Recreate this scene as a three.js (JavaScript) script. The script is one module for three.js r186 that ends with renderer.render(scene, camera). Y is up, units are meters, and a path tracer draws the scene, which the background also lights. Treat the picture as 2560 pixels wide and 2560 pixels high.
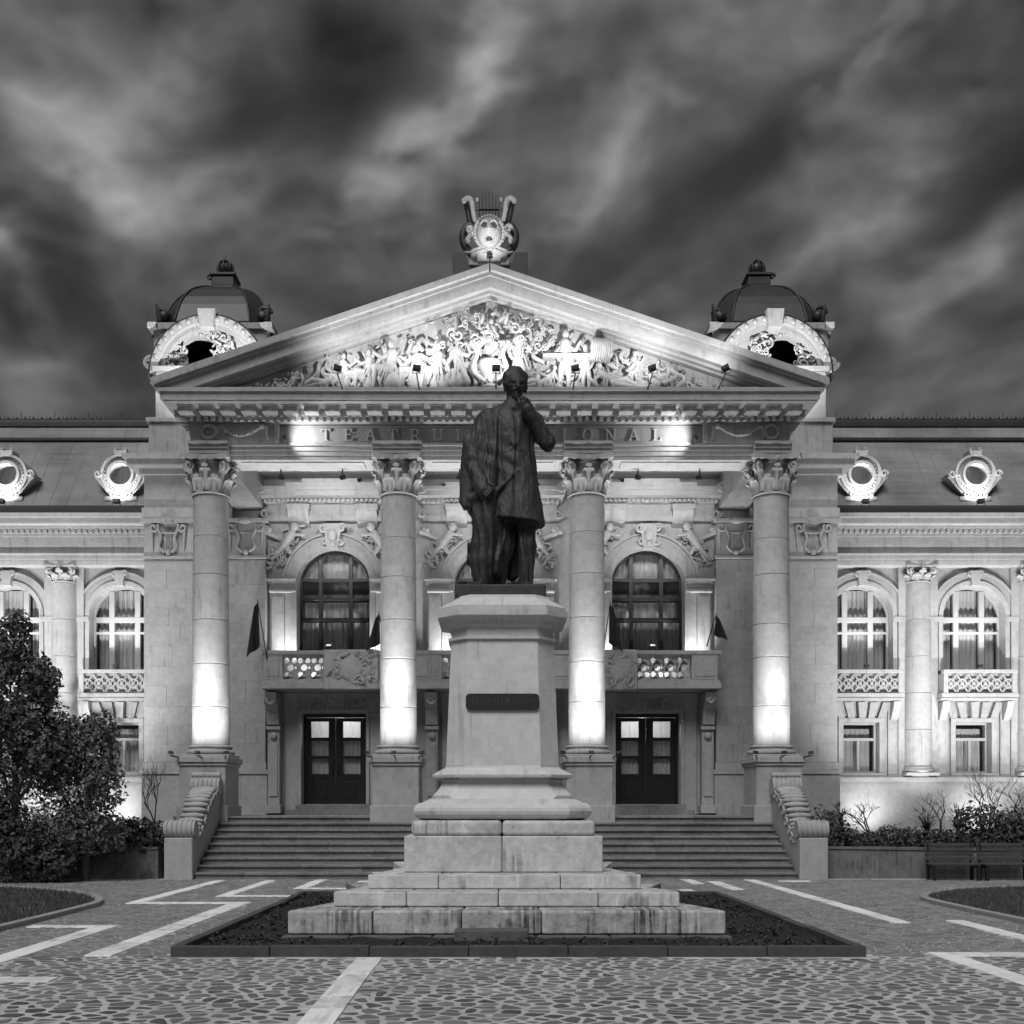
import * as THREE from 'three';
import { mergeGeometries, mergeVertices, toCreasedNormals } from 'three/addons/utils/BufferGeometryUtils.js';
import { RoundedBoxGeometry } from 'three/addons/geometries/RoundedBoxGeometry.js';
import { MarchingCubes } from 'three/addons/objects/MarchingCubes.js';
import { ImprovedNoise } from 'three/addons/math/ImprovedNoise.js';
import { FontLoader } from 'three/addons/loaders/FontLoader.js';
import { TextGeometry } from 'three/addons/geometries/TextGeometry.js';

// ------------------------------------------------------------------ camera, sky, evening light, exposure
const scene = new THREE.Scene();
const camera = new THREE.PerspectiveCamera(2 * Math.atan(1280 / 2800) * 180 / Math.PI, 1, 0.1, 600);
camera.position.set(0, 1.6, 0);
camera.lookAt(0, 1.6, -10);
camera.setViewOffset(2560, 2560, 42, -741, 2560, 2560);      // level camera with a rising front, so uprights stay upright
const renderer = new THREE.WebGLRenderer({ antialias: true });
renderer.toneMapping = THREE.LinearToneMapping;
renderer.toneMappingExposure = 1.65;
renderer.shadowMap.enabled = true;
const noise3 = new ImprovedNoise();
function rngOf(seed) { let s = seed >>> 0; return () => { s = (s + 0x6D2B79F5) | 0; let t = Math.imul(s ^ (s >>> 15), 1 | s); t = (t + Math.imul(t ^ (t >>> 7), 61 | t)) ^ t; return ((t ^ (t >>> 14)) >>> 0) / 4294967296; }; }
const toLin = (c) => (c <= 0.04045 ? c / 12.92 : Math.pow((c + 0.055) / 1.055, 2.4));
const toSrgb = (c) => (c <= 0.0031308 ? c * 12.92 : 1.055 * Math.pow(c, 1 / 2.4) - 0.055);
{ // heavy evening cloud: layered noise over the whole sphere, with the larger cloud banks of this sky
  const W = 2048, Hh = 1024, data = new Float32Array(W * Hh * 4);
  // cloud banks: azimuth and height in radians from straight ahead, half widths, tilt, brightness of the bank
  const banks = [
    [0.003, 0.613, 0.047, 0.019, 1.08, 0.14], [-0.026, 0.590, 0.041, 0.016, 1.01, 0.10], [-0.068, 0.540, 0.058, 0.023, 0.73, 0.19], [-0.110, 0.516, 0.048, 0.017, 0.61, 0.10], [-0.148, 0.474, 0.024, 0.018, 0.52, 0.13], [-0.120, 0.464, 0.041, 0.016, 0.35, 0.05], [-0.364, 0.527, 0.065, 0.036, -0.61, 0.10], [-0.322, 0.560, 0.045, 0.015, 0.61, 0.05], [-0.347, 0.492, 0.051, 0.024, -0.87, 0.09], [-0.279, 0.569, 0.041, 0.022, 0.52, 0.05], [-0.307, 0.461, 0.045, 0.020, -0.17, 0.10], [-0.225, 0.504, 0.036, 0.024, -0.35, 0.06], [-0.252, 0.454, 0.033, 0.014, 0.17, 0.06], [-0.274, 0.483, 0.024, 0.016, 0.00, 0.06], [-0.406, 0.414, 0.019, 0.016, 0.00, 0.24], [-0.392, 0.366, 0.030, 0.026, 0.00, 0.08], [0.074, 0.521, 0.043, 0.015, 0.87, 0.09], [0.036, 0.474, 0.029, 0.016, 0.79, 0.06], [0.327, 0.581, 0.055, 0.018, 0.52, 0.12], [0.305, 0.575, 0.033, 0.011, 0.35, 0.08], [0.401, 0.556, 0.022, 0.011, 0.52, 0.06], [0.339, 0.507, 0.027, 0.020, 1.05, 0.05], [0.397, 0.446, 0.045, 0.018, 0.61, 0.07], [0.288, 0.461, 0.049, 0.015, 0.52, 0.06], [0.144, 0.572, 0.030, 0.023, 0.70, 0.04], [0.348, 0.417, 0.067, 0.017, 0.35, 0.04], [-0.143, 0.584, 0.075, 0.047, 0.61, -0.13], [-0.138, 0.614, 0.054, 0.015, 0.00, -0.06], [0.111, 0.603, 0.040, 0.022, 0.00, -0.09], [0.203, 0.516, 0.079, 0.032, 0.52, -0.10], [0.262, 0.545, 0.046, 0.015, 0.70, -0.05], [0.421, 0.497, 0.051, 0.043, 0.87, -0.13], [0.368, 0.465, 0.048, 0.014, 0.52, -0.06], [-0.400, 0.565, 0.059, 0.018, 0.00, -0.05], [-0.175, 0.483, 0.016, 0.032, 1.40, -0.06], [-0.355, 0.438, 0.049, 0.012, 0.17, -0.08], [-0.355, 0.390, 0.047, 0.021, 0.00, -0.08], [-0.230, 0.555, 0.034, 0.023, 0.87, -0.08], [-0.134, 0.425, 0.067, 0.017, 0.00, -0.05], [0.125, 0.456, 0.050, 0.021, 0.17, -0.05], [0.429, 0.379, 0.042, 0.025, 0.00, -0.04],
  ];
  const fb = (x, y, z, n) => { let s = 0, a = 1, t = 0; for (let i = 0; i < n; i++) { s += a * noise3.noise(x, y, z); t += a; a *= .5; x = x * 2.03 + 7.1; y = y * 2.03 + 3.3; z = z * 2.03 + 5.7; } return s / t; };
  for (let r = 0; r < Hh; r++) {
    const up = ((r + .5) / Hh - .5) * Math.PI, cy = Math.cos(up), y = Math.sin(up);
    for (let c = 0; c < W; c++) {
      const ro = ((c + .5) / W - .5) * 2 * Math.PI, x = Math.cos(ro) * cy, z = Math.sin(ro) * cy;
      let v;
      if (up < -.1) v = .3;
      else {
        const P = [x * 3.6 + y * 1.2, y * 5.4 - x * 1.3, z * 3.6];
        const wx = fb(P[0] * 1.2 + 3, P[1] * 1.2, P[2] * 1.2, 4), wz = fb(P[0] * 1.2, P[1] * 1.2 + 9, P[2] * 1.2 + 5, 4);
        const big = fb(P[0] * .8 + wx * .6, P[1] * .8 + wz * .6, P[2] * .8, 3), mid = fb(P[0] * 2.0 + wx * .55, P[1] * 2.2 + wz * .55, P[2] * 2.2, 5), fine = fb(P[0] * 6 + wx, P[1] * 7 + wz, P[2] * 6, 4), bil = 1 - 2 * Math.abs(fb(P[0] * 3.1 + wx, P[1] * 3.6 + wz, P[2] * 3.1, 4));
        v = .34 + big * .2 + mid * .22 + fine * .11 + (bil - .72) * .08;
        const az = Math.atan2(x, -z) + wx * .085, el = up + wz * .065;
        for (const b of banks) {
          const da = az - b[0], de = el - b[1];
          if (Math.abs(da) > .6 || Math.abs(de) > .5) continue;
          const ct = Math.cos(b[4]), st = Math.sin(b[4]), e = ((da * ct + de * st) / b[2]) ** 2 + ((-da * st + de * ct) / b[3]) ** 2;
          v += b[5] * 1.35 * Math.exp(-e) * (1 + mid * 1.3 + fine * 1.2 + (bil - .7) * .5);
        }
      }
      if (v > .5) v = .5 + (v - .5) * .6; if (v < .22) v = .22 - (.22 - v) * .6;
      const L = toLin(Math.min(.75, Math.max(.1, v))) / 1.65, k = (r * W + c) * 4;
      data[k] = data[k + 1] = data[k + 2] = L; data[k + 3] = 1;
    }
  }
  const t = new THREE.DataTexture(data, W, Hh, THREE.RGBAFormat, THREE.FloatType);
  t.mapping = THREE.EquirectangularReflectionMapping; t.magFilter = THREE.LinearFilter; t.needsUpdate = true;
  scene.background = t; scene.environment = t;
}
const sun = new THREE.DirectionalLight(0xffffff, 1.45);       // the brighter evening sky behind the camera, very soft
sun.position.set(-9, 40, 5);
sun.target.position.set(0, 3, -24);
sun.castShadow = true; sun.shadow.radius = 60; sun.shadow.mapSize.set(2048, 2048);
Object.assign(sun.shadow.camera, { left: -30, right: 30, top: 30, bottom: -30, near: 1, far: 120 });
scene.add(sun, sun.target);

// ------------------------------------------------------------------ textures and materials
function vnoise(seed, P) { const r = rngOf(seed), a = new Float32Array(P * P); for (let i = 0; i < P * P; i++) a[i] = r();
  return (x, y) => { x = ((x % 1) + 1) % 1 * P; y = ((y % 1) + 1) % 1 * P; const i = Math.floor(x), j = Math.floor(y), f = x - i, g = y - j, s = f * f * (3 - 2 * f), t = g * g * (3 - 2 * g), i1 = (i + 1) % P, j1 = (j + 1) % P, i0 = i % P, j0 = j % P;
    return (a[j0 * P + i0] * (1 - s) + a[j0 * P + i1] * s) * (1 - t) + (a[j1 * P + i0] * (1 - s) + a[j1 * P + i1] * s) * t; }; }
function fbmT(seed, P, n) { const o = []; for (let i = 0; i < n; i++) o.push(vnoise(seed + i * 17, P << i)); return (x, y) => { let s = 0, a = 1, t = 0; for (const f of o) { s += a * f(x, y); t += a; a *= .55; } return s / t; }; }
function tex(size, metres, fn, srgb = true) {
  const d = new Uint8Array(size * size * 4);
  for (let j = 0; j < size; j++) for (let i = 0; i < size; i++) { const v = Math.min(1, Math.max(0, fn(i / size, j / size))), b = Math.round(255 * (srgb ? toSrgb(v) : v)), k = (j * size + i) * 4; d[k] = d[k + 1] = d[k + 2] = b; d[k + 3] = 255; }
  const t = new THREE.DataTexture(d, size, size); t.wrapS = t.wrapT = THREE.RepeatWrapping; t.magFilter = THREE.LinearFilter; t.minFilter = THREE.LinearMipmapLinearFilter; t.generateMipmaps = true;
  if (srgb) t.colorSpace = THREE.SRGBColorSpace; t.repeat.set(1 / metres, 1 / metres); t.needsUpdate = true; return t;
}
const sm = (a, b, x) => { const t = Math.min(1, Math.max(0, (x - a) / (b - a))); return t * t * (3 - 2 * t); };
const nA = fbmT(11, 4, 6), nB = fbmT(41, 8, 5), nC = fbmT(91, 32, 4), nD = fbmT(151, 3, 4);
const nS = (() => { const a = fbmT(71, 64, 3), b = fbmT(77, 6, 4); return (u, v) => a(u, v * .05 + .3) * .55 + b(u, v * .5) * .45; })();
const T = {
  stone: tex(1024, 3.2, (u, v) => .80 + (nA(u, v) - .5) * .36 + (nC(u, v) - .5) * .22 - .22 * sm(.58, .75, nS(u, v))),
  grime: tex(1024, 2.6, (u, v) => .78 + (nA(u, v) - .5) * .6 + (nC(u, v) - .5) * .4 - .36 * sm(.46, .66, nS(u, v)) * sm(.40, .64, nB(v, u)) + .3 * sm(.56, .64, nS(u + .37, v + .21)) * sm(.5, .6, nB(u + .3, v))),
  grime2: tex(1024, 2.3, (u, v) => .66 + (nA(u + .4, v) - .5) * .8 + (nC(u, v) - .5) * .4 - .42 * sm(.42, .6, nS(u + .2, v + .5)) * sm(.34, .56, nB(v + .1, u)) + .25 * sm(.58, .68, nS(u + .7, v))),
  dark: tex(1024, 2.1, (u, v) => .74 + (nA(u, v) - .5) * .7 + (nC(u, v) - .5) * .4),
  roof: tex(1024, 5.5, (u, v) => .70 + (nA(u, v) - .5) * .9 + (nS(v, u) - .5) * .5),
  soil: tex(512, 1.4, (u, v) => .62 + (nB(u, v) - .5) * 1.1 + (nC(u, v) - .5) * .8),
  bump: tex(1024, 1.3, (u, v) => nB(u, v) * .5 + nC(u, v) * .5, false),
  bronze: tex(512, 1.1, (u, v) => .7 + (nA(u, v) - .5) * .8 + .3 * sm(.55, .7, nS(u, v))),
  drape: tex(512, 1.0, (u, v) => .82 + (nC(u, v * .05) - .5) * .5),
};
const grey = (v) => new THREE.Color().setRGB(v, v, v);
const mat = (v, rough, o = {}) => new THREE.MeshStandardMaterial({ color: grey(v), roughness: rough, ...o });
const facade = mat(.42, .85, { map: T.stone, bumpMap: T.bump, bumpScale: .006 }), facadeCarved = mat(.42, .8, { map: T.stone });
const M = {
  stone: facade, trim: facade, wall: facade, carve: facadeCarved,
  monument: mat(.66, .82, { map: T.stone, bumpMap: T.bump, bumpScale: .007 }),
  grimy: mat(.62, .9, { map: T.grime, bumpMap: T.bump, bumpScale: .012 }),
  grimyDark: mat(.56, .92, { map: T.grime2, bumpMap: T.bump, bumpScale: .014 }),
  footing: mat(.13, .95, { map: T.dark, bumpMap: T.bump, bumpScale: .02 }),
  step: mat(.24, .8, { map: T.dark, bumpMap: T.bump, bumpScale: .006 }),
  stepB: mat(.205, .8, { map: T.dark, bumpMap: T.bump, bumpScale: .006 }),
  retain: mat(.17, .9, { map: T.grime, bumpMap: T.bump, bumpScale: .01 }),
  roof: mat(.27, .7, { map: T.roof, bumpMap: T.bump, bumpScale: .01 }),
  leadAndShade: mat(.035, .5, { map: T.bronze }),  // dark metal, and the painted darkness inside the oculus and mask holes
  letterPale: mat(.56, .6),  // letters toned lighter than the frieze stone
  gutter: mat(.03, .6),
  bronze: mat(.036, .62, { map: T.bronze, metalness: 0, bumpMap: T.bump, bumpScale: .012 }),
  plaque: mat(.022, .5, { metalness: .3 }),
  stripB: mat(.84, .8, { map: T.grime, bumpMap: T.bump, bumpScale: .006 }),
  strip: mat(.95, .75, { map: T.stone, bumpMap: T.bump, bumpScale: .006 }),
  joint: mat(.56, .95, { map: T.dark, bumpMap: T.bump, bumpScale: .01 }),
  kerb: mat(.07, .85, { map: T.dark, bumpMap: T.bump, bumpScale: .008 }),
  soil: mat(.018, 1, { map: T.soil, bumpMap: T.bump, bumpScale: .05 }),
  ground: mat(.10, .95, { map: T.dark }),
  grass: mat(.055, 1, { map: T.soil, bumpMap: T.bump, bumpScale: .03 }),
  edging: mat(.34, .9, { map: T.stone }),
  frameDark: mat(.018, .45),
  frameLight: mat(.36, .6),
  door: mat(.010, .4),
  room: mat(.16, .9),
  curtain: mat(.46, .95, { map: T.drape }),
  glass: new THREE.MeshPhysicalMaterial({ color: 0xffffff, roughness: .03, transmission: 1, thickness: 0, ior: 1.5 }),
  iron: mat(.02, .5, { metalness: .4 }),
  lampHousing: mat(.03, .5, { metalness: .4 }),
  bark: mat(.05, .95),
  leaf: mat(.07, .55, { side: THREE.DoubleSide }),
  leafPale: mat(.10, .5, { side: THREE.DoubleSide }),
  hedge: mat(.05, .7, { side: THREE.DoubleSide }),
  bench: mat(.07, .7, { map: T.dark }),
  cloth: mat(.02, .9, { side: THREE.DoubleSide }),
  clothMid: mat(.05, .9, { side: THREE.DoubleSide }),
};
const lampGlass = new THREE.MeshStandardMaterial({ color: grey(.8), emissive: grey(1), emissiveIntensity: .3, roughness: .3 });

// ------------------------------------------------------------------ helpers
const F = 2113.1, CU = 934.3, CV = 1525.2;                       // focal length and eye point of the surveyed photograph grid
const PX = (u, d) => (u - CU) * d / F, PY = (v, d) => 1.6 + (CV - v) * d / F;
const used = {};
function numbered(n) { const k = used[n] = (used[n] ?? -1) + 1; return k ? n + '_' + String(k).padStart(3, '0') : n; }
function tagIt(o, label, category, group, kind) { if (label) o.userData.label = label; if (category) o.userData.category = category; if (group) o.userData.group = group; if (kind) o.userData.kind = kind; return o; }
function thing(name, label, category, pos = [0, 0, 0], group) { const o = new THREE.Group(); o.name = numbered(name); o.position.set(...pos); scene.add(o); return tagIt(o, label, category, group); }
function mesh(name, geo, m, parent, pos) { const o = new THREE.Mesh(geo, m); o.name = parent ? name : numbered(name); o.castShadow = o.receiveShadow = true; if (pos) o.position.set(...pos); (parent ?? scene).add(o); return o; }
let uvSeed = 0;
function uvm(g, off) { // uv in metres, laid on by the side a face looks to
  g = g.index ? g.toNonIndexed() : g;
  const p = g.attributes.position.array, n = p.length / 9, uv = new Float32Array(n * 6);
  const o1 = off ?? (uvSeed = (uvSeed * 1.37 + .713) % 7), o2 = o1 * 1.7 % 5;
  for (let i = 0; i < n; i++) {
    const b = i * 9, ax = p[b + 3] - p[b], ay = p[b + 4] - p[b + 1], az = p[b + 5] - p[b + 2], bx = p[b + 6] - p[b], by = p[b + 7] - p[b + 1], bz = p[b + 8] - p[b + 2];
    const nx = Math.abs(ay * bz - az * by), ny = Math.abs(az * bx - ax * bz), nz = Math.abs(ax * by - ay * bx);
    for (let k = 0; k < 3; k++) { const x = p[b + k * 3], y = p[b + k * 3 + 1], z = p[b + k * 3 + 2]; let s, t; if (ny > nx && ny > nz) { s = x; t = z; } else if (nx > nz) { s = z; t = y; } else { s = x; t = y; } uv[i * 6 + k * 2] = s + o1; uv[i * 6 + k * 2 + 1] = t + o2; }
  }
  g.setAttribute('uv', new THREE.BufferAttribute(uv, 2)); return g;
}
function flat(g) { g = g.index ? g.toNonIndexed() : g.clone(); for (const k of Object.keys(g.attributes)) if (k !== 'position' && k !== 'normal') g.deleteAttribute(k); return g; }
const merge = (list) => uvm(mergeGeometries(list.map(flat)));
const bx = (x0, x1, y0, y1, z0, z1) => { const g = new THREE.BoxGeometry(Math.abs(x1 - x0), Math.abs(y1 - y0), Math.abs(z1 - z0)); g.translate((x0 + x1) / 2, (y0 + y1) / 2, (z0 + z1) / 2); return g; };
const rbx = (x0, x1, y0, y1, z0, z1, r = .02) => { const g = new RoundedBoxGeometry(Math.abs(x1 - x0), Math.abs(y1 - y0), Math.abs(z1 - z0), 1, r); g.translate((x0 + x1) / 2, (y0 + y1) / 2, (z0 + z1) / 2); return g; };
function prismZ(pts, z0, z1, holes = []) { const s = new THREE.Shape(pts.map((p) => new THREE.Vector2(...p))); for (const h of holes) s.holes.push(new THREE.Path(h.map((p) => new THREE.Vector2(...p)))); const g = new THREE.ExtrudeGeometry(s, { depth: Math.abs(z1 - z0), bevelEnabled: false, curveSegments: 8 }); g.translate(0, 0, Math.min(z0, z1)); return g; }
function prismX(pts, x0, x1) { const g = prismZ(pts, 0, Math.abs(x1 - x0)); g.rotateY(-Math.PI / 2); g.scale(1, 1, 1); g.translate(Math.max(x0, x1), 0, 0); return g; } // pts are [z, y]; shape x runs to world z
const lathe = (pts, seg = 24) => new THREE.LatheGeometry(pts.map((p) => new THREE.Vector2(...p)), seg);
const V = (x, y, z) => new THREE.Vector3(x, y, z);
function limb(a, b, r0, r1, seg = 7) { // tapered rounded bar
  const d = b.clone().sub(a), L = d.length() || 1e-4, pts = [[.001, -r0], [r0 * .7, -r0 * .7], [r0, 0], [r1, L], [r1 * .7, L + r1 * .7], [.001, L + r1]];
  const g = lathe(pts, seg); g.applyQuaternion(new THREE.Quaternion().setFromUnitVectors(V(0, 1, 0), d.normalize())); g.translate(a.x, a.y, a.z); return g;
}
const tube = (pts, r, n = 12, k = 6, closed = false) => new THREE.TubeGeometry(new THREE.CatmullRomCurve3(pts, closed), n, r, k, closed);
const ball = (x, y, z, r, sx = 1, sy = 1, sz = 1) => { const g = new THREE.SphereGeometry(r, 9, 7); g.scale(sx, sy, sz); g.translate(x, y, z); return g; };
function arcPts(cx, cy, r, a0, a1, n) { const o = []; for (let i = 0; i <= n; i++) { const a = a0 + (a1 - a0) * i / n; o.push([cx + r * Math.cos(a), cy + r * Math.sin(a)]); } return o; }
function archShape(cx, y0, spring, r, n = 20) { return [[cx - r, y0], [cx + r, y0], ...arcPts(cx, spring, r, 0, Math.PI, n)]; }
function archBand(cx, y0, spring, r0, r1, z0, z1) { return prismZ([[cx + r0, y0], [cx + r1, y0], ...arcPts(cx, spring, r1, 0, Math.PI, 24), [cx - r1, y0], [cx - r0, y0], ...arcPts(cx, spring, r0, Math.PI, 0, 24)], z0, z1); }
function scroll(cx, cy, cz, R, turns, dir, r, plane = 'xy', a0 = 0) { const p = []; const n = Math.round(turns * 14); for (let i = 0; i <= n; i++) { const t = i / n, a = a0 + dir * t * turns * 2 * Math.PI, q = R * (1 - .8 * t), x = Math.cos(a) * q, y = Math.sin(a) * q; p.push(plane === 'xy' ? V(cx + x, cy + y, cz) : V(cx, cy + y, cz + x)); } return tube(p, r, n, 6); }
function foliage(rnd, n, place, size, depth) { // carved leaves and curls for stone ornament
  const o = [];
  for (let i = 0; i < n; i++) { const [x, y, z] = place(rnd), s = size * (.6 + .8 * rnd()), a = rnd() * 6.28;
    if (rnd() < .45) o.push(scroll(x, y, z + depth * rnd(), s, .9 + rnd() * .6, rnd() < .5 ? 1 : -1, s * .24, 'xy', a));
    else { const g = new THREE.SphereGeometry(s, 7, 5); g.scale(.38, 1, .38); g.rotateX((rnd() - .5) * 1.2); g.rotateZ(a); g.translate(x, y, z + depth * rnd()); o.push(g); } }
  return o;
}
function lampLight(p, target, cd, angle, radius = 3, penumbra = 1) { const l = new THREE.SpotLight(0xffffff, cd, 0, angle, penumbra, 2); l.position.copy(p); l.target.position.copy(target); l.castShadow = true; l.shadow.radius = radius; scene.add(l, l.target); return l; }
function floodlight(label, p, target, cd, angle, size = .16, group, arm) { // small stirrup-mounted floodlight, aimed from p towards target (world)
  const o = thing('floodlight', label, 'floodlight', [p.x, p.y, p.z], group), dir = target.clone().sub(p).normalize(), q = new THREE.Quaternion().setFromUnitVectors(V(0, 0, 1), dir), s = size;
  const put = (g) => { g.translate(0, 0, s * .2); g.applyQuaternion(q); g.translate(0, s * .55, 0); return g; };
  mesh('housing', put(merge([rbx(-s / 2, s / 2, -s * .36, s * .36, -s * .3, s * .2, s * .08), bx(-s * .56, s * .56, -s * .42, s * .42, s * .16, s * .22)])), M.lampHousing, o);
  mesh('lamp_lens', put(merge([bx(-s * .44, s * .44, -s * .3, s * .3, s * .2, s * .235)])), lampGlass, o);
  mesh('bracket', merge([bx(-s * .62, -s * .56, 0, s * .62, -s * .08, s * .08), bx(s * .56, s * .62, 0, s * .62, -s * .08, s * .08), bx(-s * .62, s * .62, 0, s * .05, -s * .1, s * .1)]), M.lampHousing, o);
  if (arm) mesh('arm', uvm(limb(V(0, s * .02, 0), V(...arm), .018, .018)), M.lampHousing, o);
  const e = V(0, 0, s * .5).applyQuaternion(q).add(V(p.x, p.y + s * .55, p.z));
  lampLight(e, target, cd, angle, Math.max(1, s * 12));
  return o;
}
// strengths of the floodlights, in candela
const LQ = { col: 14, narrow: 62, tymp: 15, frieze: 5, attic: 28, tower: 85, dormer: 7, wingWin: 11, wingGround: 11, wingCol: 18, terrace: 170, apex: 6, jamb: 21, soffit: 65, beam: 17, vest: 3.2, pierced: 3 };

// ------------------------------------------------------------------ ground and paving
tagIt(mesh('ground', (() => { const g = new THREE.PlaneGeometry(600, 600); g.rotateX(-Math.PI / 2); g.translate(0, -.06, -100); return uvm(g); })(), M.ground), 'dark ground around the theatre square', 'ground', null, 'structure');
const BED = { x0: -3.5, x1: 4.0, d0: 12.05, d1: 20.2 };
// pale stone bands let into the paving: [x0, x1, d0, d1]
const BW = .14;
const bands = [
  [-1.47, -1.2, 5.2, 11.95], [-4.45, -4.14, 12.1, 18.75], [-6.2, -4.14, 18.75, 19.0], [-6.2, -5.95, 19.0, 24.7], [-5.06, -4.83, 20.5, 24.7], [-5.06, -3.2, 20.25, 20.5], [-4.0, -3.75, 22.4, 25.05], [-4.0, -2.9, 22.15, 22.4],
  [-5.38, -5.1, 8.2, 15.0], [-6.3, -5.1, 15.0, 15.25], [-9.5, -4.1, 10.3, 10.55], [-3.3, -2.7, 20.6, 21.0], [-3.0, -2.6, 24.3, 24.6],
  [5.55, 5.8, 15.6, 25.0], [4.62, 4.88, 21.9, 24.4], [4.15, 4.4, 23.6, 25.1], [3.6, 3.85, 20.6, 22.0], [6.38, 6.64, 8.2, 15.9], [4.75, 5.02, 6.5, 12.1], [4.75, 9.0, 12.1, 12.36], [6.2, 6.9, 24.4, 24.65],
];
const lawnL = [[-6.5, 12.2], [-6.5, 17.4], [-6.6, 18.6], [-7.2, 20.0], [-8.3, 21.3], [-9.9, 22.3], [-12.5, 23.0], [-16, 23.2], [-16, 12.2]];
const lawnR = [[7.4, 12.6], [7.35, 18.4], [7.5, 19.6], [8.2, 20.8], [9.0, 21.6], [10.5, 22.3], [13, 22.8], [16.5, 23.0], [16.5, 12.6]];
const inPoly = (x, d, P) => { let c = false; for (let i = 0, j = P.length - 1; i < P.length; j = i++) if ((P[i][1] > d) !== (P[j][1] > d) && x < (P[j][0] - P[i][0]) * (d - P[i][1]) / (P[j][1] - P[i][1]) + P[i][0]) c = !c; return c; };
const pavement = tagIt(mesh('pavement', (() => { const g = new THREE.PlaneGeometry(44, 24); g.rotateX(-Math.PI / 2); g.translate(0, 0, -16); return uvm(g, 0); })(), M.joint), 'irregular dark cobblestone paving with pale joints', 'pavement', null, 'structure');
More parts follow.
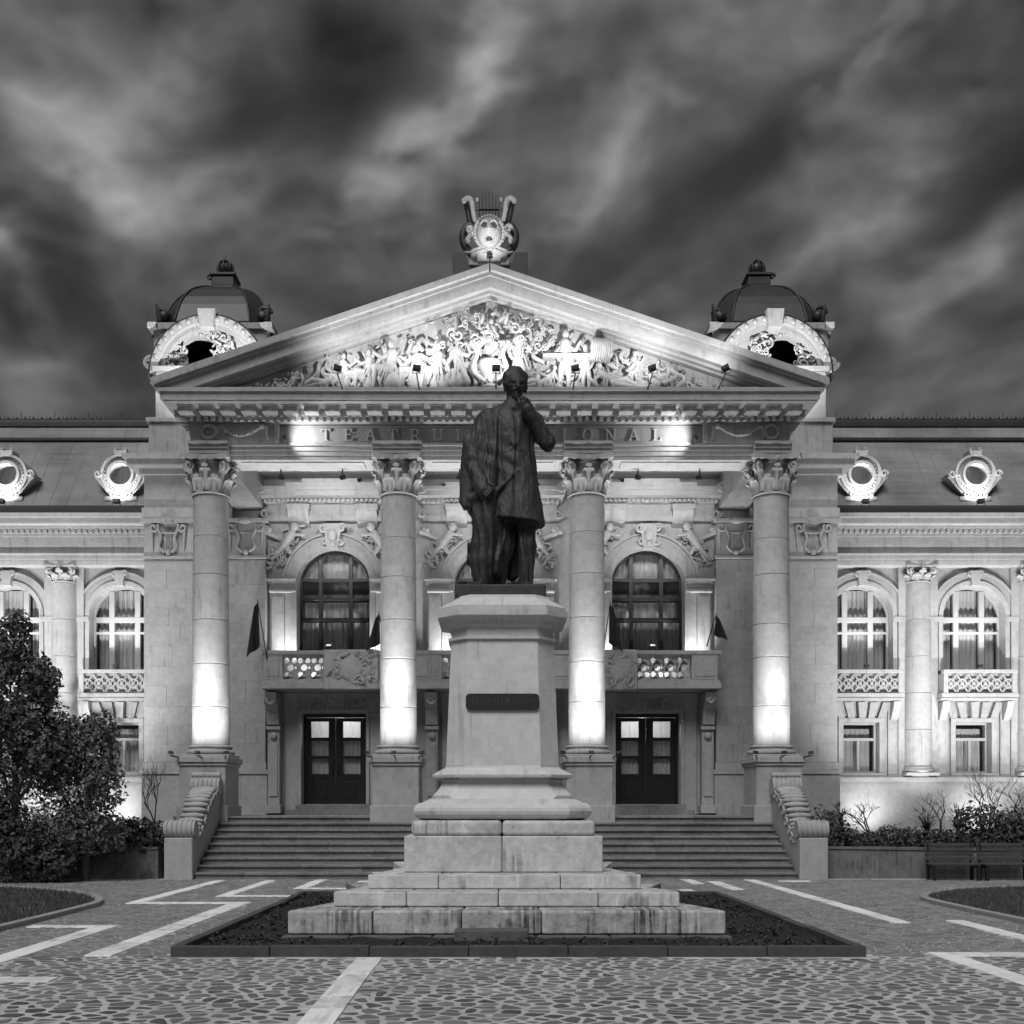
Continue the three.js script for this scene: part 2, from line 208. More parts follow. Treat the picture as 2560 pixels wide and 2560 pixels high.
{
  const rnd = rngOf(77);
  const lay = (cw, cd, D0, D1, jMin, jVar, minR, split) => {
  const X0 = -16, nx = Math.round(32 / cw), nd = Math.round((D1 - D0) / cd), sx = [], sd = [], cells = [];
  for (let j = 0; j < nd; j++) for (let i = 0; i < nx; i++) { sx.push(X0 + (i + .5 + (j % 2) * .5 + (rnd() - .5) * .95) * cw); sd.push(D0 + (j + .5 + (rnd() - .5) * .95) * cd); }
  for (let j = 1; j < nd - 1; j++) for (let i = 2; i < nx - 2; i++) {
    const k = j * nx + i, x = sx[k], d = sd[k];
    if (Math.abs(x) > d * .47 + 1.6 || d > 25.15 || inPoly(x, d, lawnL) || inPoly(x, d, lawnR)) continue;
    if (x > BED.x0 - .08 && x < BED.x1 + .08 && d > BED.d0 - .08 && d < BED.d1 + .08) continue;
    let w0 = cw * 1.9, poly = [[x - w0, d - w0], [x + w0, d - w0], [x + w0, d + w0], [x - w0, d + w0]];
    for (let b = -3; b <= 3; b++) for (let a = -3; a <= 3; a++) {
      if (!a && !b) continue; const jj = j + b, ii = i + a; if (jj < 0 || jj >= nd || ii < 0 || ii >= nx) continue;
      const o = jj * nx + ii, mx = (sx[o] + x) / 2, md = (sd[o] + d) / 2, ex = sx[o] - x, ed = sd[o] - d, out = [];
      for (let q = 0; q < poly.length; q++) { const A = poly[q], B = poly[(q + 1) % poly.length], fa = (A[0] - mx) * ex + (A[1] - md) * ed, fb = (B[0] - mx) * ex + (B[1] - md) * ed;
        if (fa <= 0) out.push(A); if ((fa < 0 && fb > 0) || (fa > 0 && fb < 0)) { const t = fa / (fa - fb); out.push([A[0] + (B[0] - A[0]) * t, A[1] + (B[1] - A[1]) * t]); } }
      poly = out; if (poly.length < 3) break;
    }
    if (poly.length < 3) continue;
    let cx = 0, cz = 0; for (const p of poly) { cx += p[0] / poly.length; cz += p[1] / poly.length; }
    // keep clear of the pale bands
    if (bands.some((b) => cx > b[0] - .01 && cx < b[1] + .01 && cz > b[2] - .01 && cz < b[3] + .01)) continue;
    const j0 = jMin + jVar * rnd(), rad = poly.map((p) => Math.hypot(p[0] - cx, p[1] - cz)), mr = Math.min(...rad); if (mr < minR) continue;
    // the joint: every side moved inwards by j0, then the corners knocked off a little
    const area = poly.reduce((t, p, q) => { const r = poly[(q + 1) % poly.length]; return t + p[0] * r[1] - r[0] * p[1]; }, 0), sg = area > 0 ? 1 : -1;
    const shrink = (P0, k2) => P0.map((p, q) => { const A = P0[(q + P0.length - 1) % P0.length], C = P0[(q + 1) % P0.length], l1 = Math.hypot(p[0] - A[0], p[1] - A[1]) || 1, l2 = Math.hypot(C[0] - p[0], C[1] - p[1]) || 1, n1 = [-(p[1] - A[1]) / l1 * sg, (p[0] - A[0]) / l1 * sg], n2 = [-(C[1] - p[1]) / l2 * sg, (C[0] - p[0]) / l2 * sg], m = k2 / Math.max(.35, 1 + n1[0] * n2[0] + n1[1] * n2[1]); return [p[0] + (n1[0] + n2[0]) * m, p[1] + (n1[1] + n2[1]) * m]; });
    poly = poly.filter((p, q) => { const C = poly[(q + 1) % poly.length]; return Math.hypot(C[0] - p[0], C[1] - p[1]) > j0 * 1.6; }); if (poly.length < 3) continue;
    let ring = shrink(poly, j0); if (split) { const o2 = []; for (let q = 0; q < ring.length; q++) { const A = ring[q], B = ring[(q + 1) % ring.length]; o2.push([A[0] * .84 + B[0] * .16, A[1] * .84 + B[1] * .16], [A[0] * .16 + B[0] * .84, A[1] * .16 + B[1] * .84]); } ring = o2; }
    const inset = (k2) => ring.map(([a, b]) => { const r = Math.hypot(a - cx, b - cz) || 1, f = Math.max(.3, 1 - k2 / r); return [(a - cx) * f, (b - cz) * f]; });
    const h = .002 + .004 * rnd(), tx = (rnd() - .5) * .012, tz = (rnd() - .5) * .012, lo = inset(0), hi = inset(split ? .016 : .007), P = [], N = ring.length;
    const top = (p) => [p[0], h + p[0] * tx + p[1] * tz, -p[1]], bot = (p) => [p[0], -.03, -p[1]], c0 = [0, h + .003, 0];
    for (let q = 0; q < N; q++) { const r = (q + 1) % N; P.push(...bot(lo[q]), ...bot(lo[r]), ...top(hi[r]), ...bot(lo[q]), ...top(hi[r]), ...top(hi[q]), ...top(hi[q]), ...top(hi[r]), ...c0); }
    const inView = Math.abs(cx - .0) < cz * .46 && cz > 8.35;
    cells.push({ x: cx, d: cz, P, tone: rnd(), inView });
  }
  return cells; };
  const cells = lay(.20, .15, 5.6, 12.35, .008, .016, .028, true), setts = lay(.125, .105, 12.0, 25.9, .003, .004, .018, false);
  const tones = [.085, .11, .135, .16, .185, .22].map((v) => mat(v, .72, { map: T.dark, bumpMap: T.bump, bumpScale: .008 }));
  const ind = cells.filter((c) => c.inView).sort((a, b) => a.d - b.d).slice(0, 300), set = new Set(ind);
  ind.forEach((c, i) => { const g = new THREE.BufferGeometry(); g.setAttribute('position', new THREE.Float32BufferAttribute(c.P, 3)); g.computeVertexNormals(); const m = mesh('cobblestone' + (i ? '_' + String(i).padStart(3, '0') : ''), uvm(g), tones[Math.floor(c.tone * 6)], pavement, [c.x, 0, -c.d]); });
  const pos = [], col = [];
  for (const c of cells) { if (set.has(c)) continue; const v = [.72, .86, 1, 1.15, 1.3, 1.5][Math.floor(c.tone * 6)]; for (let i = 0; i < c.P.length; i += 3) { pos.push(c.P[i] + c.x, c.P[i + 1], c.P[i + 2] - c.d); col.push(v * .5, v * .5, v * .5); } }
  const g = new THREE.BufferGeometry(); g.setAttribute('position', new THREE.Float32BufferAttribute(pos, 3)); g.computeVertexNormals(); g.setAttribute('color', new THREE.Float32BufferAttribute(col, 3));
  const rest = mesh('cobblestones_beyond', uvm(g), mat(.34, .72, { map: T.dark, vertexColors: true, bumpMap: T.bump, bumpScale: .008 }), pavement); rest.userData.kind = 'stuff';
  const p2 = [], c2 = []; for (const c of setts) { const v = .72 + .6 * c.tone; for (let i = 0; i < c.P.length; i += 3) { p2.push(c.P[i] + c.x, c.P[i + 1], c.P[i + 2] - c.d); c2.push(v * .5, v * .5, v * .5); } }
  const sg = new THREE.BufferGeometry(); sg.setAttribute('position', new THREE.Float32BufferAttribute(p2, 3)); sg.computeVertexNormals(); sg.setAttribute('color', new THREE.Float32BufferAttribute(c2, 3));
  mesh('small_setts', uvm(sg), mat(.52, .75, { map: T.dark, vertexColors: true, bumpMap: T.bump, bumpScale: .006 }), pavement).userData.kind = 'stuff';
  // pale bands, laid as slabs
  const slabG = {};
  bands.forEach(([x0, x1, d0, d1]) => {
    const along = (d1 - d0) > (x1 - x0), L = along ? d1 - d0 : x1 - x0, n = Math.max(1, Math.round(L / .62));
    for (let i = 0; i < n; i++) { const a = i / n * L + .006 + .006 * rnd(), b = (i + 1) / n * L - .006, jit = (rnd() - .5) * .02, y = .0135 + .002 * rnd(); const B = along ? [x0 + jit, x1 + jit, -d0 - b, -d0 - a] : [x0 + a, x0 + b, -d1 + jit, -d0 + jit];
      mesh('paving_slab', uvm(rbx(B[0] - (B[0] + B[1]) / 2, B[1] - (B[0] + B[1]) / 2, -.04, y, B[2] - (B[2] + B[3]) / 2, B[3] - (B[2] + B[3]) / 2, .006)), rnd() < .35 ? M.stripB : M.strip, pavement, [(B[0] + B[1]) / 2, 0, (B[2] + B[3]) / 2]); }
  });
}
// lawns with pale edging
function lawn(poly, label, edgeLabel) {
  const c = new THREE.CatmullRomCurve3(poly.slice(0, -1).map((p) => V(p[0], 0, -p[1])), false, 'centripetal'), pts = c.getPoints(60), last = poly[poly.length - 1];
  const g = prismZ([...pts.map((p) => [p.x, -p.z]), last], 0, .05); g.rotateX(-Math.PI / 2); g.translate(0, -.01, 0);
  const l = tagIt(mesh('lawn', uvm(g), M.grass), label, 'lawn', null, 'structure');
  const rnd = rngOf(poly[0][0] > 0 ? 5 : 6), P = [];
  for (let i = 0; i < 26000; i++) { const x = poly[0][0] + (rnd() * 6.5) * Math.sign(poly[0][0]), d = 12.2 + rnd() * 11; if (!inPoly(x, d, poly)) continue; const a = rnd() * 6.28, w = .006 + .006 * rnd(), h = .03 + .05 * rnd(), lx = (rnd() - .5) * .05, lz = (rnd() - .5) * .05; P.push(x - Math.cos(a) * w, .035, -d - Math.sin(a) * w, x + Math.cos(a) * w, .035, -d + Math.sin(a) * w, x + lx, .04 + h, -d + lz); }
  const gg = new THREE.BufferGeometry(); gg.setAttribute('position', new THREE.Float32BufferAttribute(P, 3)); gg.computeVertexNormals();
  const gm = mesh('grass', uvm(gg), M.leaf, l); gm.userData.kind = 'stuff';
  const e = thing('lawn_edging', edgeLabel, 'edging');
  const step = 3; for (let i = 0; i + step < pts.length; i += step) { const a = pts[i], b = pts[i + step], L = a.distanceTo(b); const s = mesh('edging_stone', uvm(rbx(-L / 2 + .006, L / 2 - .006, -.05, .075, -.07, .07, .015)), M.edging, e, [(a.x + b.x) / 2, 0, (a.z + b.z) / 2]); s.rotation.y = -Math.atan2(b.z - a.z, b.x - a.x); }
}
lawn(lawnL, 'dark lawn with a rounded corner left of the monument', 'pale curved stone edging around the lawn left of the monument');
lawn(lawnR, 'dark lawn with a rounded corner right of the monument', 'pale curved stone edging around the lawn right of the monument');

// planting bed round the monument with its kerb
{
  const b = BED, soil = (() => { const g = new THREE.PlaneGeometry(b.x1 - b.x0 - .2, b.d1 - b.d0 - .2, 60, 60); g.rotateX(-Math.PI / 2); const p = g.attributes.position; for (let i = 0; i < p.count; i++) p.setY(i, .045 + .045 * noise3.noise(p.getX(i) * 3, 1, p.getZ(i) * 3) + .02 * noise3.noise(p.getX(i) * 9, 4, p.getZ(i) * 9)); g.computeVertexNormals(); g.translate((b.x0 + b.x1) / 2, 0, -(b.d0 + b.d1) / 2); return uvm(g); })();
  const s = tagIt(mesh('flower_bed', soil, M.soil), 'dark soil of the square planting bed around the monument', 'flower bed', null, 'structure');
  const rnd = rngOf(21), o = [], P = [];
  for (let i = 0; i < 2600; i++) { const x = b.x0 + .15 + rnd() * (b.x1 - b.x0 - .3), d = b.d0 + .15 + rnd() * (b.d1 - b.d0 - .3); if (Math.abs(x - .15) < 2.72 && d > 13.0 && d < 18.87) continue; if (noise3.noise(x * 1.7, 3, d * 1.7) < -.12) continue;
    const q = 2 + Math.floor(rnd() * 3); for (let k = 0; k < q; k++) { const a = rnd() * 6.28, L = .03 + .05 * rnd(), w = .012 + .012 * rnd(), y = .045 + .05 * rnd(), ca = Math.cos(a), sa = Math.sin(a); P.push(x, y, -d, x + ca * L * .6 - sa * w, y + L * .5, -d + sa * L * .6 + ca * w, x + ca * L, y + L * .35, -d + sa * L, x, y, -d, x + ca * L, y + L * .35, -d + sa * L, x + ca * L * .6 + sa * w, y + L * .5, -d + sa * L * .6 - ca * w); } }
  const gg = new THREE.BufferGeometry(); gg.setAttribute('position', new THREE.Float32BufferAttribute(P, 3)); gg.computeVertexNormals();
  mesh('seedlings', uvm(gg), M.hedge, s).userData.kind = 'stuff';
  const k = thing('kerb', 'low dark stone kerb framing the square bed around the monument', 'kerb', [.25, 0, -16.1]);
  const run = (x0, x1, d0, d1) => { const along = x1 - x0 > d1 - d0, L = along ? x1 - x0 : d1 - d0, n = Math.round(L / 1.05); for (let i = 0; i < n; i++) { const a = i / n * L + .004, c = (i + 1) / n * L - .004, jx = (rnd() - .5) * .012, h = .115 + (rnd() - .5) * .012; const B = along ? [x0 + a, x0 + c, -d1 + jx, -d0 + jx] : [x0 + jx, x1 + jx, -d0 - c, -d0 - a]; mesh('kerb_stone', uvm(rbx(B[0] - .25, B[1] - .25, -.05, h, B[2] + 16.1, B[3] + 16.1, .012)), M.kerb, k); } };
  run(b.x0, b.x1, b.d0, b.d0 + .13); run(b.x0, b.x1, b.d1 - .13, b.d1); run(b.x0, b.x0 + .12, b.d0 + .135, b.d1 - .135); run(b.x1 - .12, b.x1, b.d0 + .135, b.d1 - .135);
}

// ------------------------------------------------------------------ staircase
const XB = -.13;                       // middle line of the theatre
{
  const st = thing('stone_staircase', 'wide dark stone stairs rising to the theatre portico', 'stairs', [.02, 0, -25.2]), rnd = rngOf(8), R = .157, TR = .33, N = 9;
  for (let i = 0; i < N; i++) {
    const y0 = i * R, y1 = (i + 1) * R, z1 = -i * TR, hw = 6.78, n = 8, sh = (i % 2) * .5;
    let x = -hw; const cuts = [-hw]; for (let k = 1; k < n; k++) cuts.push(-hw + (k + sh - .25 + (rnd() - .5) * .3) * 2 * hw / n); cuts.push(hw);
    for (let k = 0; k < n; k++) { const j = (rnd() - .5) * .012; { const yt = y1 + (rnd() - .5) * .004, zb = z1 - (i === N - 1 ? 1.0 : TR + .12); mesh('step_slab', merge([rbx(cuts[k] + .002, cuts[k + 1] - .002, yt - .055, yt, zb, z1 + j * .5 + .035, .012), bx(cuts[k] + .002, cuts[k + 1] - .002, y0 - .05, yt - .05, zb, z1 - .012)]), rnd() < .3 ? M.stepB : M.step, st); } }
  }
  mesh('foundation', uvm(bx(-6.9, 6.9, -.2, .02, -3.2, -.15)), M.stepB, st);
  // scrolled cheek walls
  for (const s of [-1, 1]) {
    const side = s < 0 ? 'left' : 'right', x0 = 6.8, x1 = 7.44, zz = (a) => a;
    // profile in [z, y], z backwards negative
    const prof = [[.12, 0], [.12, .93], [-.02, .95], [-.45, .98], [-.95, 1.25], [-1.5, 1.72], [-2.0, 2.0], [-2.75, 2.1], [-2.75, 0]];
    const wall = mesh('cheek_wall', merge([prismX(prof.map(([z, y]) => [z - .02, y - .03]), s * (x0 + .03), s * (x1 - .03)), rbx(s * x0, s * x1, -.05, .94, -.5, .13, .03)]), M.trim, st);
    wall.userData.label = `pale scrolled stone cheek wall on the ${side} of the stairs`;
    const curve = new THREE.CatmullRomCurve3([V(0, 1.12, -.12), V(0, 1.1, -.5), V(0, 1.38, -.95), V(0, 1.84, -1.5), V(0, 2.1, -2.0), V(0, 2.16, -2.5)]);
    const roll = (y, z, r) => { const g = new THREE.CylinderGeometry(r, r, x1 - x0 + .06, 18); g.rotateZ(Math.PI / 2); g.translate(s * (x0 + x1) / 2, y, z); return g; };
    const ribs = [roll(1.13, -.1, .2), roll(2.14, -2.35, .22), roll(2.42, -2.35, .07)];
    for (let k = 0; k < 6; k++) { const a = new THREE.TorusGeometry(.2, .025, 6, 18); a.rotateY(Math.PI / 2); a.translate(s * (x0 + .05 + k * .11), 1.13, -.1); ribs.push(a); const b2 = new THREE.TorusGeometry(.22, .025, 6, 18); b2.rotateY(Math.PI / 2); b2.translate(s * (x0 + .05 + k * .11), 2.14, -2.35); ribs.push(b2); }
    mesh('scroll', merge(ribs), M.trim, wall);
    for (let k = 0; k < 19; k++) { const p = curve.getPoint((k + .5) / 19), q = curve.getTangent((k + .5) / 19); const g = new THREE.SphereGeometry(.1, 10, 8); g.scale((x1 - x0) / .2 * .98, .8, 1.1); const m = mesh('carved_scale', uvm(g), M.trim, wall, [s * (x0 + x1) / 2, p.y - .06, p.z]); m.rotation.x = Math.atan2(q.y, -q.z) * -1 + .5; }
    for (let k = 0; k < 10; k++) { const p = curve.getPoint((k + .5) / 10); mesh('carved_disc', uvm((() => { const g = new THREE.TorusGeometry(.085, .03, 6, 14); g.rotateY(Math.PI / 2); return g; })()), M.trim, wall, [s * (x0 + .01), p.y - .2, p.z]); }
  }
}
// retaining walls of the planted terraces
function retaining(x0, x1, d, h0, h1, label) {
  const o = thing('retaining_wall', label, 'wall', [(x0 + x1) / 2, 0, -d]), n = Math.max(2, Math.round((x1 - x0) / 1.5)), c = (x0 + x1) / 2;
  for (let i = 0; i < n; i++) { const a = x0 + (x1 - x0) * i / n + .004, b = x0 + (x1 - x0) * (i + 1) / n - .004, ha = h0 + (h1 - h0) * i / n, hb = h0 + (h1 - h0) * (i + 1) / n; mesh('wall_panel', uvm(prismZ([[a - c, -.05], [b - c, -.05], [b - c, hb], [a - c, ha]], -.35, 0)), M.retain, o); mesh('coping', uvm(prismZ([[a - c, ha + .003], [b - c, hb + .003], [b - c, hb + .06], [a - c, ha + .06]], -.38, .03)), M.retain, o); }
}
retaining(-14, -7.5 + XB, 25.35, .62, .67, 'low grey retaining wall left of the stairs, below the bushes');
retaining(7.5 + XB, 16, 25.5, .68, .56, 'low grey retaining wall right of the stairs, behind the benches');
for (const s of [-1, 1]) {
  const g = new THREE.PlaneGeometry(13, 10.2, 50, 40); g.rotateX(-Math.PI / 2); const p = g.attributes.position; for (let i = 0; i < p.count; i++) p.setY(i, .06 * noise3.noise(p.getX(i) * .9, 2, p.getZ(i) * .9)); g.computeVertexNormals(); g.translate(s * 13.98, .58, -30.7);
  tagIt(mesh('terrace_soil', uvm(g), M.soil), s < 0 ? 'dark planted terrace in front of the left wing' : 'dark planted terrace in front of the right wing', 'soil', null, 'structure');
}

// ------------------------------------------------------------------ monument pedestal
const MX = .14, MD = 16.15;
{
  const o = thing('stone_pedestal', 'tall weathered stone pedestal on stepped base in front of the theatre', 'pedestal', [MX, 0, -MD]), rnd = rngOf(31);
  const uvm0 = uvm;
  // a ring course made of blocks; the flanks draw in towards the middle by the share waist
  function course(name, hw, y0, y1, m, cutsF, r = .02, xoff = 0, waist = 0) {
    const uvm = (g) => { if (waist) { const p = g.attributes.position; for (let i = 0; i < p.count; i++) p.setX(i, p.getX(i) * (1 - waist * (1 - Math.min(1, Math.abs(p.getZ(i)) / hw)))); } return uvm0(g); };
    const depth = Math.min(.9, hw * .5);
    const row = (n, fn) => { const c = [-hw]; for (let i = 1; i < n; i++) c.push(-hw + (i + (rnd() - .5) * .45) * 2 * hw / n); c.push(hw); for (let i = 0; i < n; i++) fn(c[i] + .003, c[i + 1] - .003); };
    const F0 = cutsF ? [-hw, ...cutsF, hw] : null;
    if (F0) for (let i = 0; i + 1 < F0.length; i++) mesh(name, uvm(rbx(F0[i] + .003 + xoff, F0[i + 1] - .003 + xoff, y0, y1 - .002 * (i % 2), hw - depth, hw + (rnd() - .5) * .012, r)), m, o);
    else row(4, (a, b) => mesh(name, uvm(rbx(a + xoff, b + xoff, y0, y1, hw - depth, hw, r)), m, o));
    row(3, (a, b) => mesh(name, uvm(rbx(a + xoff, b + xoff, y0, y1, -hw, -hw + depth, r)), m, o));
    for (const s of [-1, 1]) { const n = 2, z0 = -hw + depth + .003, z1 = hw - depth - .003; for (let i = 0; i < n; i++) { const a = z0 + (z1 - z0) * i / n + .003, b = z0 + (z1 - z0) * (i + 1) / n - .003; mesh(name, uvm(rbx(s > 0 ? hw - depth + xoff : -hw + xoff, s > 0 ? hw + xoff : -hw + depth + xoff, y0, y1, a, b, r)), m, o); } }
    mesh('core', uvm(bx(-hw + depth - .02 + xoff, hw - depth + .02 + xoff, y0 + .01, y1 - .01, -hw + depth - .02, hw - depth + .02)), m, o);
  }
  course('footing_block', 2.72, -.05, .075, M.footing, [-1.9, -.9, .35, 1.25, 2.1], .03, 0, .3);
  course('step_block', 2.65, .078, .367, M.grimyDark, [-1.62, -.55, .42, 1.55], .03, 0, .3);
  course('step_block', 2.17, .37, .562, M.grimy, [-1.25, -.1, 1.15], .025, .0, .3);
  course('step_block', 1.76, .565, .75, M.grimy, [-.85, .72], .02, -.02, .17);
  course('plinth_block', 1.32, .753, 1.235, M.grimy, [-.02], .02, -.03);
  course('plinth_block', 1.23, 1.238, 1.44, M.grimy, [-.02], .05, -.03);
  // small slab lying against the footing
  mesh('tread_slab', uvm(rbx(-.62, .25, .0, .17, 2.74, 3.02, .02)), M.footing, o);
  // chamfered-corner mouldings and die: rings of an eight-sided outline
  const oct = (hw, c) => [[-hw + c, hw], [hw - c, hw], [hw, hw - c], [hw, -hw + c], [hw - c, -hw], [-hw + c, -hw], [-hw, -hw + c], [-hw, hw - c]];
  function stack(rings, crease = .6) { // rings: [y, half width, chamfer]
    const P = []; const push = (a, b, c) => P.push(...a, ...b, ...c);
    for (let i = 0; i + 1 < rings.length; i++) { const A = oct(rings[i][1], rings[i][2]).map((p) => [p[0], rings[i][0], p[1]]), B = oct(rings[i + 1][1], rings[i + 1][2]).map((p) => [p[0], rings[i + 1][0], p[1]]); for (let k = 0; k < 8; k++) { const l = (k + 1) % 8; push(A[k], A[l], B[l]); push(A[k], B[l], B[k]); } }
    for (const [r, up] of [[rings[0], 0], [rings[rings.length - 1], 1]]) { const C = oct(r[1], r[2]).map((p) => [p[0], r[0], p[1]]); for (let k = 0; k < 8; k++) { const l = (k + 1) % 8; up ? push(C[k], C[l], [0, r[0], 0]) : push(C[l], C[k], [0, r[0], 0]); } }
    const g = new THREE.BufferGeometry(); g.setAttribute('position', new THREE.Float32BufferAttribute(P, 3)); g.computeVertexNormals(); return uvm(g);
  }
  const cf = .32;
  const base = [[1.443, 1.06, cf], [1.45, 1.14, cf]]; for (let k = 0; k <= 8; k++) { const a = -Math.PI / 2 + Math.PI * k / 8; base.push([1.565 + .115 * Math.sin(a), 1.1 + .115 * Math.cos(a), cf]); }
  base.push([1.70, 1.07, cf], [1.73, 1.0, cf]); for (let k = 1; k <= 6; k++) { const t = k / 6; base.push([1.73 + .27 * t, 1.0 - .17 * Math.sin(t * Math.PI / 2), .22]); }
  const b1 = mesh('moulded_base', stack(base), M.monument, o); b1.position.x = -.04;
  mesh('base_cap', stack([[2.0, .8, .28], [2.005, .83, .29], [2.03, .965, .31], [2.06, .97, .31], [2.11, .90, .3], [2.16, .80, .28], [2.19, .79, .28]]), M.monument, b1);
  const die = mesh('die', stack([[2.19, .785, .26], [2.2, .785, .26], [3.93, .715, .235]]), M.monument, o); die.position.x = -.04;
  mesh('neck_band', stack([[3.93, .72, .235], [3.936, .755, .25], [3.97, .755, .25], [3.982, .712, .235], [4.10, .70, .23]]), M.monument, die);
  mesh('cornice', stack([[4.10, .70, .23], [4.13, .735, .24], [4.19, .76, .25], [4.235, .80, .26], [4.24, .90, .29], [4.325, .905, .29], [4.33, .875, .28], [4.375, .88, .28], [4.40, .85, .27], [4.52, .66, .2], [4.56, .65, .2]]), M.monument, die);
  const pl = mesh('plaque', uvm(prismZ([...arcPts(.445, .165, .06, 0, Math.PI / 2, 6), ...arcPts(-.445, .165, .06, Math.PI / 2, Math.PI, 6), ...arcPts(-.445, .06, .06, Math.PI, 1.5 * Math.PI, 6), ...arcPts(.445, .06, .06, 1.5 * Math.PI, 2 * Math.PI, 6)], -.02, .03)), M.plaque, o, [-.04, 2.95, .765]); pl.rotation.x = -.037;
  pl.userData.label = 'dark metal plaque with rounded corners and worn raised lettering';
  { const rr = rngOf(4), L = []; let x = -.41; while (x < .4) { const w = .012 + .006 * rr(), n = 1 + Math.floor(rr() * 2); L.push(bx(x, x + w, .07, .155, .03, .037)); if (n > 1) { L.push(bx(x + w + .022, x + 2 * w + .022, .07, .155, .03, .037), bx(x + w, x + w + .022, rr() < .5 ? .143 : .107, rr() < .5 ? .155 : .119, .03, .036)); x += .04; } x += .055; } mesh('raised_lettering', merge(L), M.bronze, pl); }
}

// ------------------------------------------------------------------ bronze statue
{
  const S = 16.1 / 2800 / 3.1167;                                   // surveyed figure grid to metres
  const fx = (zx) => (zx - 540) * S, fy = (zy) => (1790 - zy) * S;  // feet at y = 0
  const J = (zx, zy, z) => [fx(zx), fy(zy), z];
  // groups of tapered bones; a group may be trimmed along a hem
  const groups = []; let B;
  const group = (cut) => { B = []; groups.push({ B, cut }); };
  const bone = (a, b, ra, rb, k = .05, flatZ = 1) => B.push({ a, b, ra, rb, k, f: flatZ });
  const under = (x0, y0, x1, y1) => { const ax = fx(x0), ay = fy(y0), ux = fx(x1) - ax, uy = fy(y1) - ay, L = Math.hypot(ux, uy); return (p) => -((p[1] - ay) * ux - (p[0] - ax) * uy) / L; };
  group(); // legs and shoes
  bone(J(735, 1150, -.02), J(748, 1450, .03), .16, .135); bone(J(748, 1450, .03), J(735, 1735, .0), .135, .115); bone(J(735, 1765, .03), J(765, 1775, .25), .07, .05, .03); bone(J(735, 1740, .0), J(735, 1765, .02), .105, .11, .02);
  bone(J(575, 1150, -.05), J(560, 1480, .0), .16, .135); bone(J(545, 1480, .0), J(520, 1735, -.03), .12, .1); bone(J(420, 1762, .12), J(290, 1776, .27), .075, .05, .03);
  group(under(500, 1258, 885, 1312)); // frock coat
  bone(J(630, 600, -.02), J(645, 850, .0), .325, .3, .08, .75); bone(J(645, 850, .0), J(690, 1330, .03), .3, .37, .08, .78); bone(J(480, 545, -.05), J(765, 545, -.05), .16, .15, .1, .95); bone(J(690, 980, .1), J(720, 1330, .17), .2, .24, .08, .8); bone(J(600, 1000, .08), J(590, 1330, .14), .2, .22, .08, .8);
  group(); // neck, collar, lapels, arms
  bone(J(620, 520, -.03), J(645, 380, .0), .17, .125, .06); bone(J(450, 510, -.06), J(620, 450, -.04), .15, .15, .08); bone(J(800, 520, -.06), J(660, 450, -.04), .14, .15, .08); bone(J(540, 480, .06), J(640, 440, .11), .06, .05, .04); bone(J(690, 480, .08), J(640, 440, .11), .05, .05, .04); bone(J(555, 480, .12), J(640, 740, .235), .05, .022, .02, .6); bone(J(705, 490, .13), J(650, 740, .235), .05, .022, .02, .6);
  bone(J(795, 535, -.03), J(900, 695, .1), .15, .118, .05); bone(J(900, 695, .1), J(765, 515, .25), .115, .082, .04); bone(J(775, 530, .24), J(745, 480, .27), .09, .092, .02);
  bone(J(410, 530, -.02), J(330, 830, .08), .14, .12, .05); bone(J(330, 830, .08), J(400, 1055, .26), .12, .095, .04); bone(J(385, 1030, .25), J(415, 1075, .28), .105, .11, .02);
  group(under(190, 1112, 330, 1205)); // cape over the shoulder
  bone(J(430, 495, -.1), J(335, 680, -.08), .13, .16, .07, .85); bone(J(335, 680, -.08), J(290, 1180, -.06), .165, .17, .07, .85); bone(J(450, 500, .03), J(400, 1000, .12), .13, .15, .06, .8); bone(J(480, 560, .05), J(470, 1000, .14), .12, .13, .06, .8); bone(J(520, 600, .0), J(520, 1150, .04), .2, .2, .06, .8); bone(J(430, 520, -.22), J(390, 1250, -.26), .14, .17, .1, .6); bone(J(650, 560, -.24), J(640, 1250, -.26), .12, .16, .1, .5);
  group(); // front edge of the cape, gathered in the hand and falling before the leg
  bone(J(500, 540, .14), J(480, 900, .2), .06, .075, .05, .8); bone(J(480, 900, .2), J(470, 1075, .27), .075, .065, .04); bone(J(310, 1120, .2), J(490, 1090, .28), .06, .05, .04); bone(J(490, 1090, .27), J(680, 920, .27), .045, .014, .03);
  bone(J(375, 1110, .16), J(360, 1440, .08), .1, .11, .05, .9); bone(J(450, 1110, .22), J(440, 1560, .19), .11, .125, .06, .9); bone(J(510, 1130, .13), J(500, 1640, .12), .1, .105, .06, .9);
  bone(J(345, 1440, .06), J(335, 1560, .05), .1, .1, .05); bone(J(335, 1560, .05), J(380, 1720, .04), .09, .105, .06); bone(J(440, 1560, .18), J(425, 1735, .14), .115, .105, .06); bone(J(400, 1150, -.2), J(420, 1700, -.16), .17, .13, .1, .7); bone(J(620, 1200, -.24), J(620, 1620, -.24), .16, .13, .1, .5);
  const capDist = (e, p) => { const f = e.f, ax = e.a[0], ay = e.a[1], az = e.a[2], bx_ = e.b[0] - ax, by = e.b[1] - ay, bz = (e.b[2] - az) / f, qx = p[0] - ax, qy = p[1] - ay, qz = (p[2] - az) / f, h = Math.min(1, Math.max(0, (qx * bx_ + qy * by + qz * bz) / (bx_ * bx_ + by * by + bz * bz))), dx = qx - bx_ * h, dy = qy - by * h, dz = qz - bz * h; return (Math.sqrt(dx * dx + dy * dy + dz * dz) - (e.ra + (e.rb - e.ra) * h)) * (f < 1 ? f * .5 + .5 : 1); };
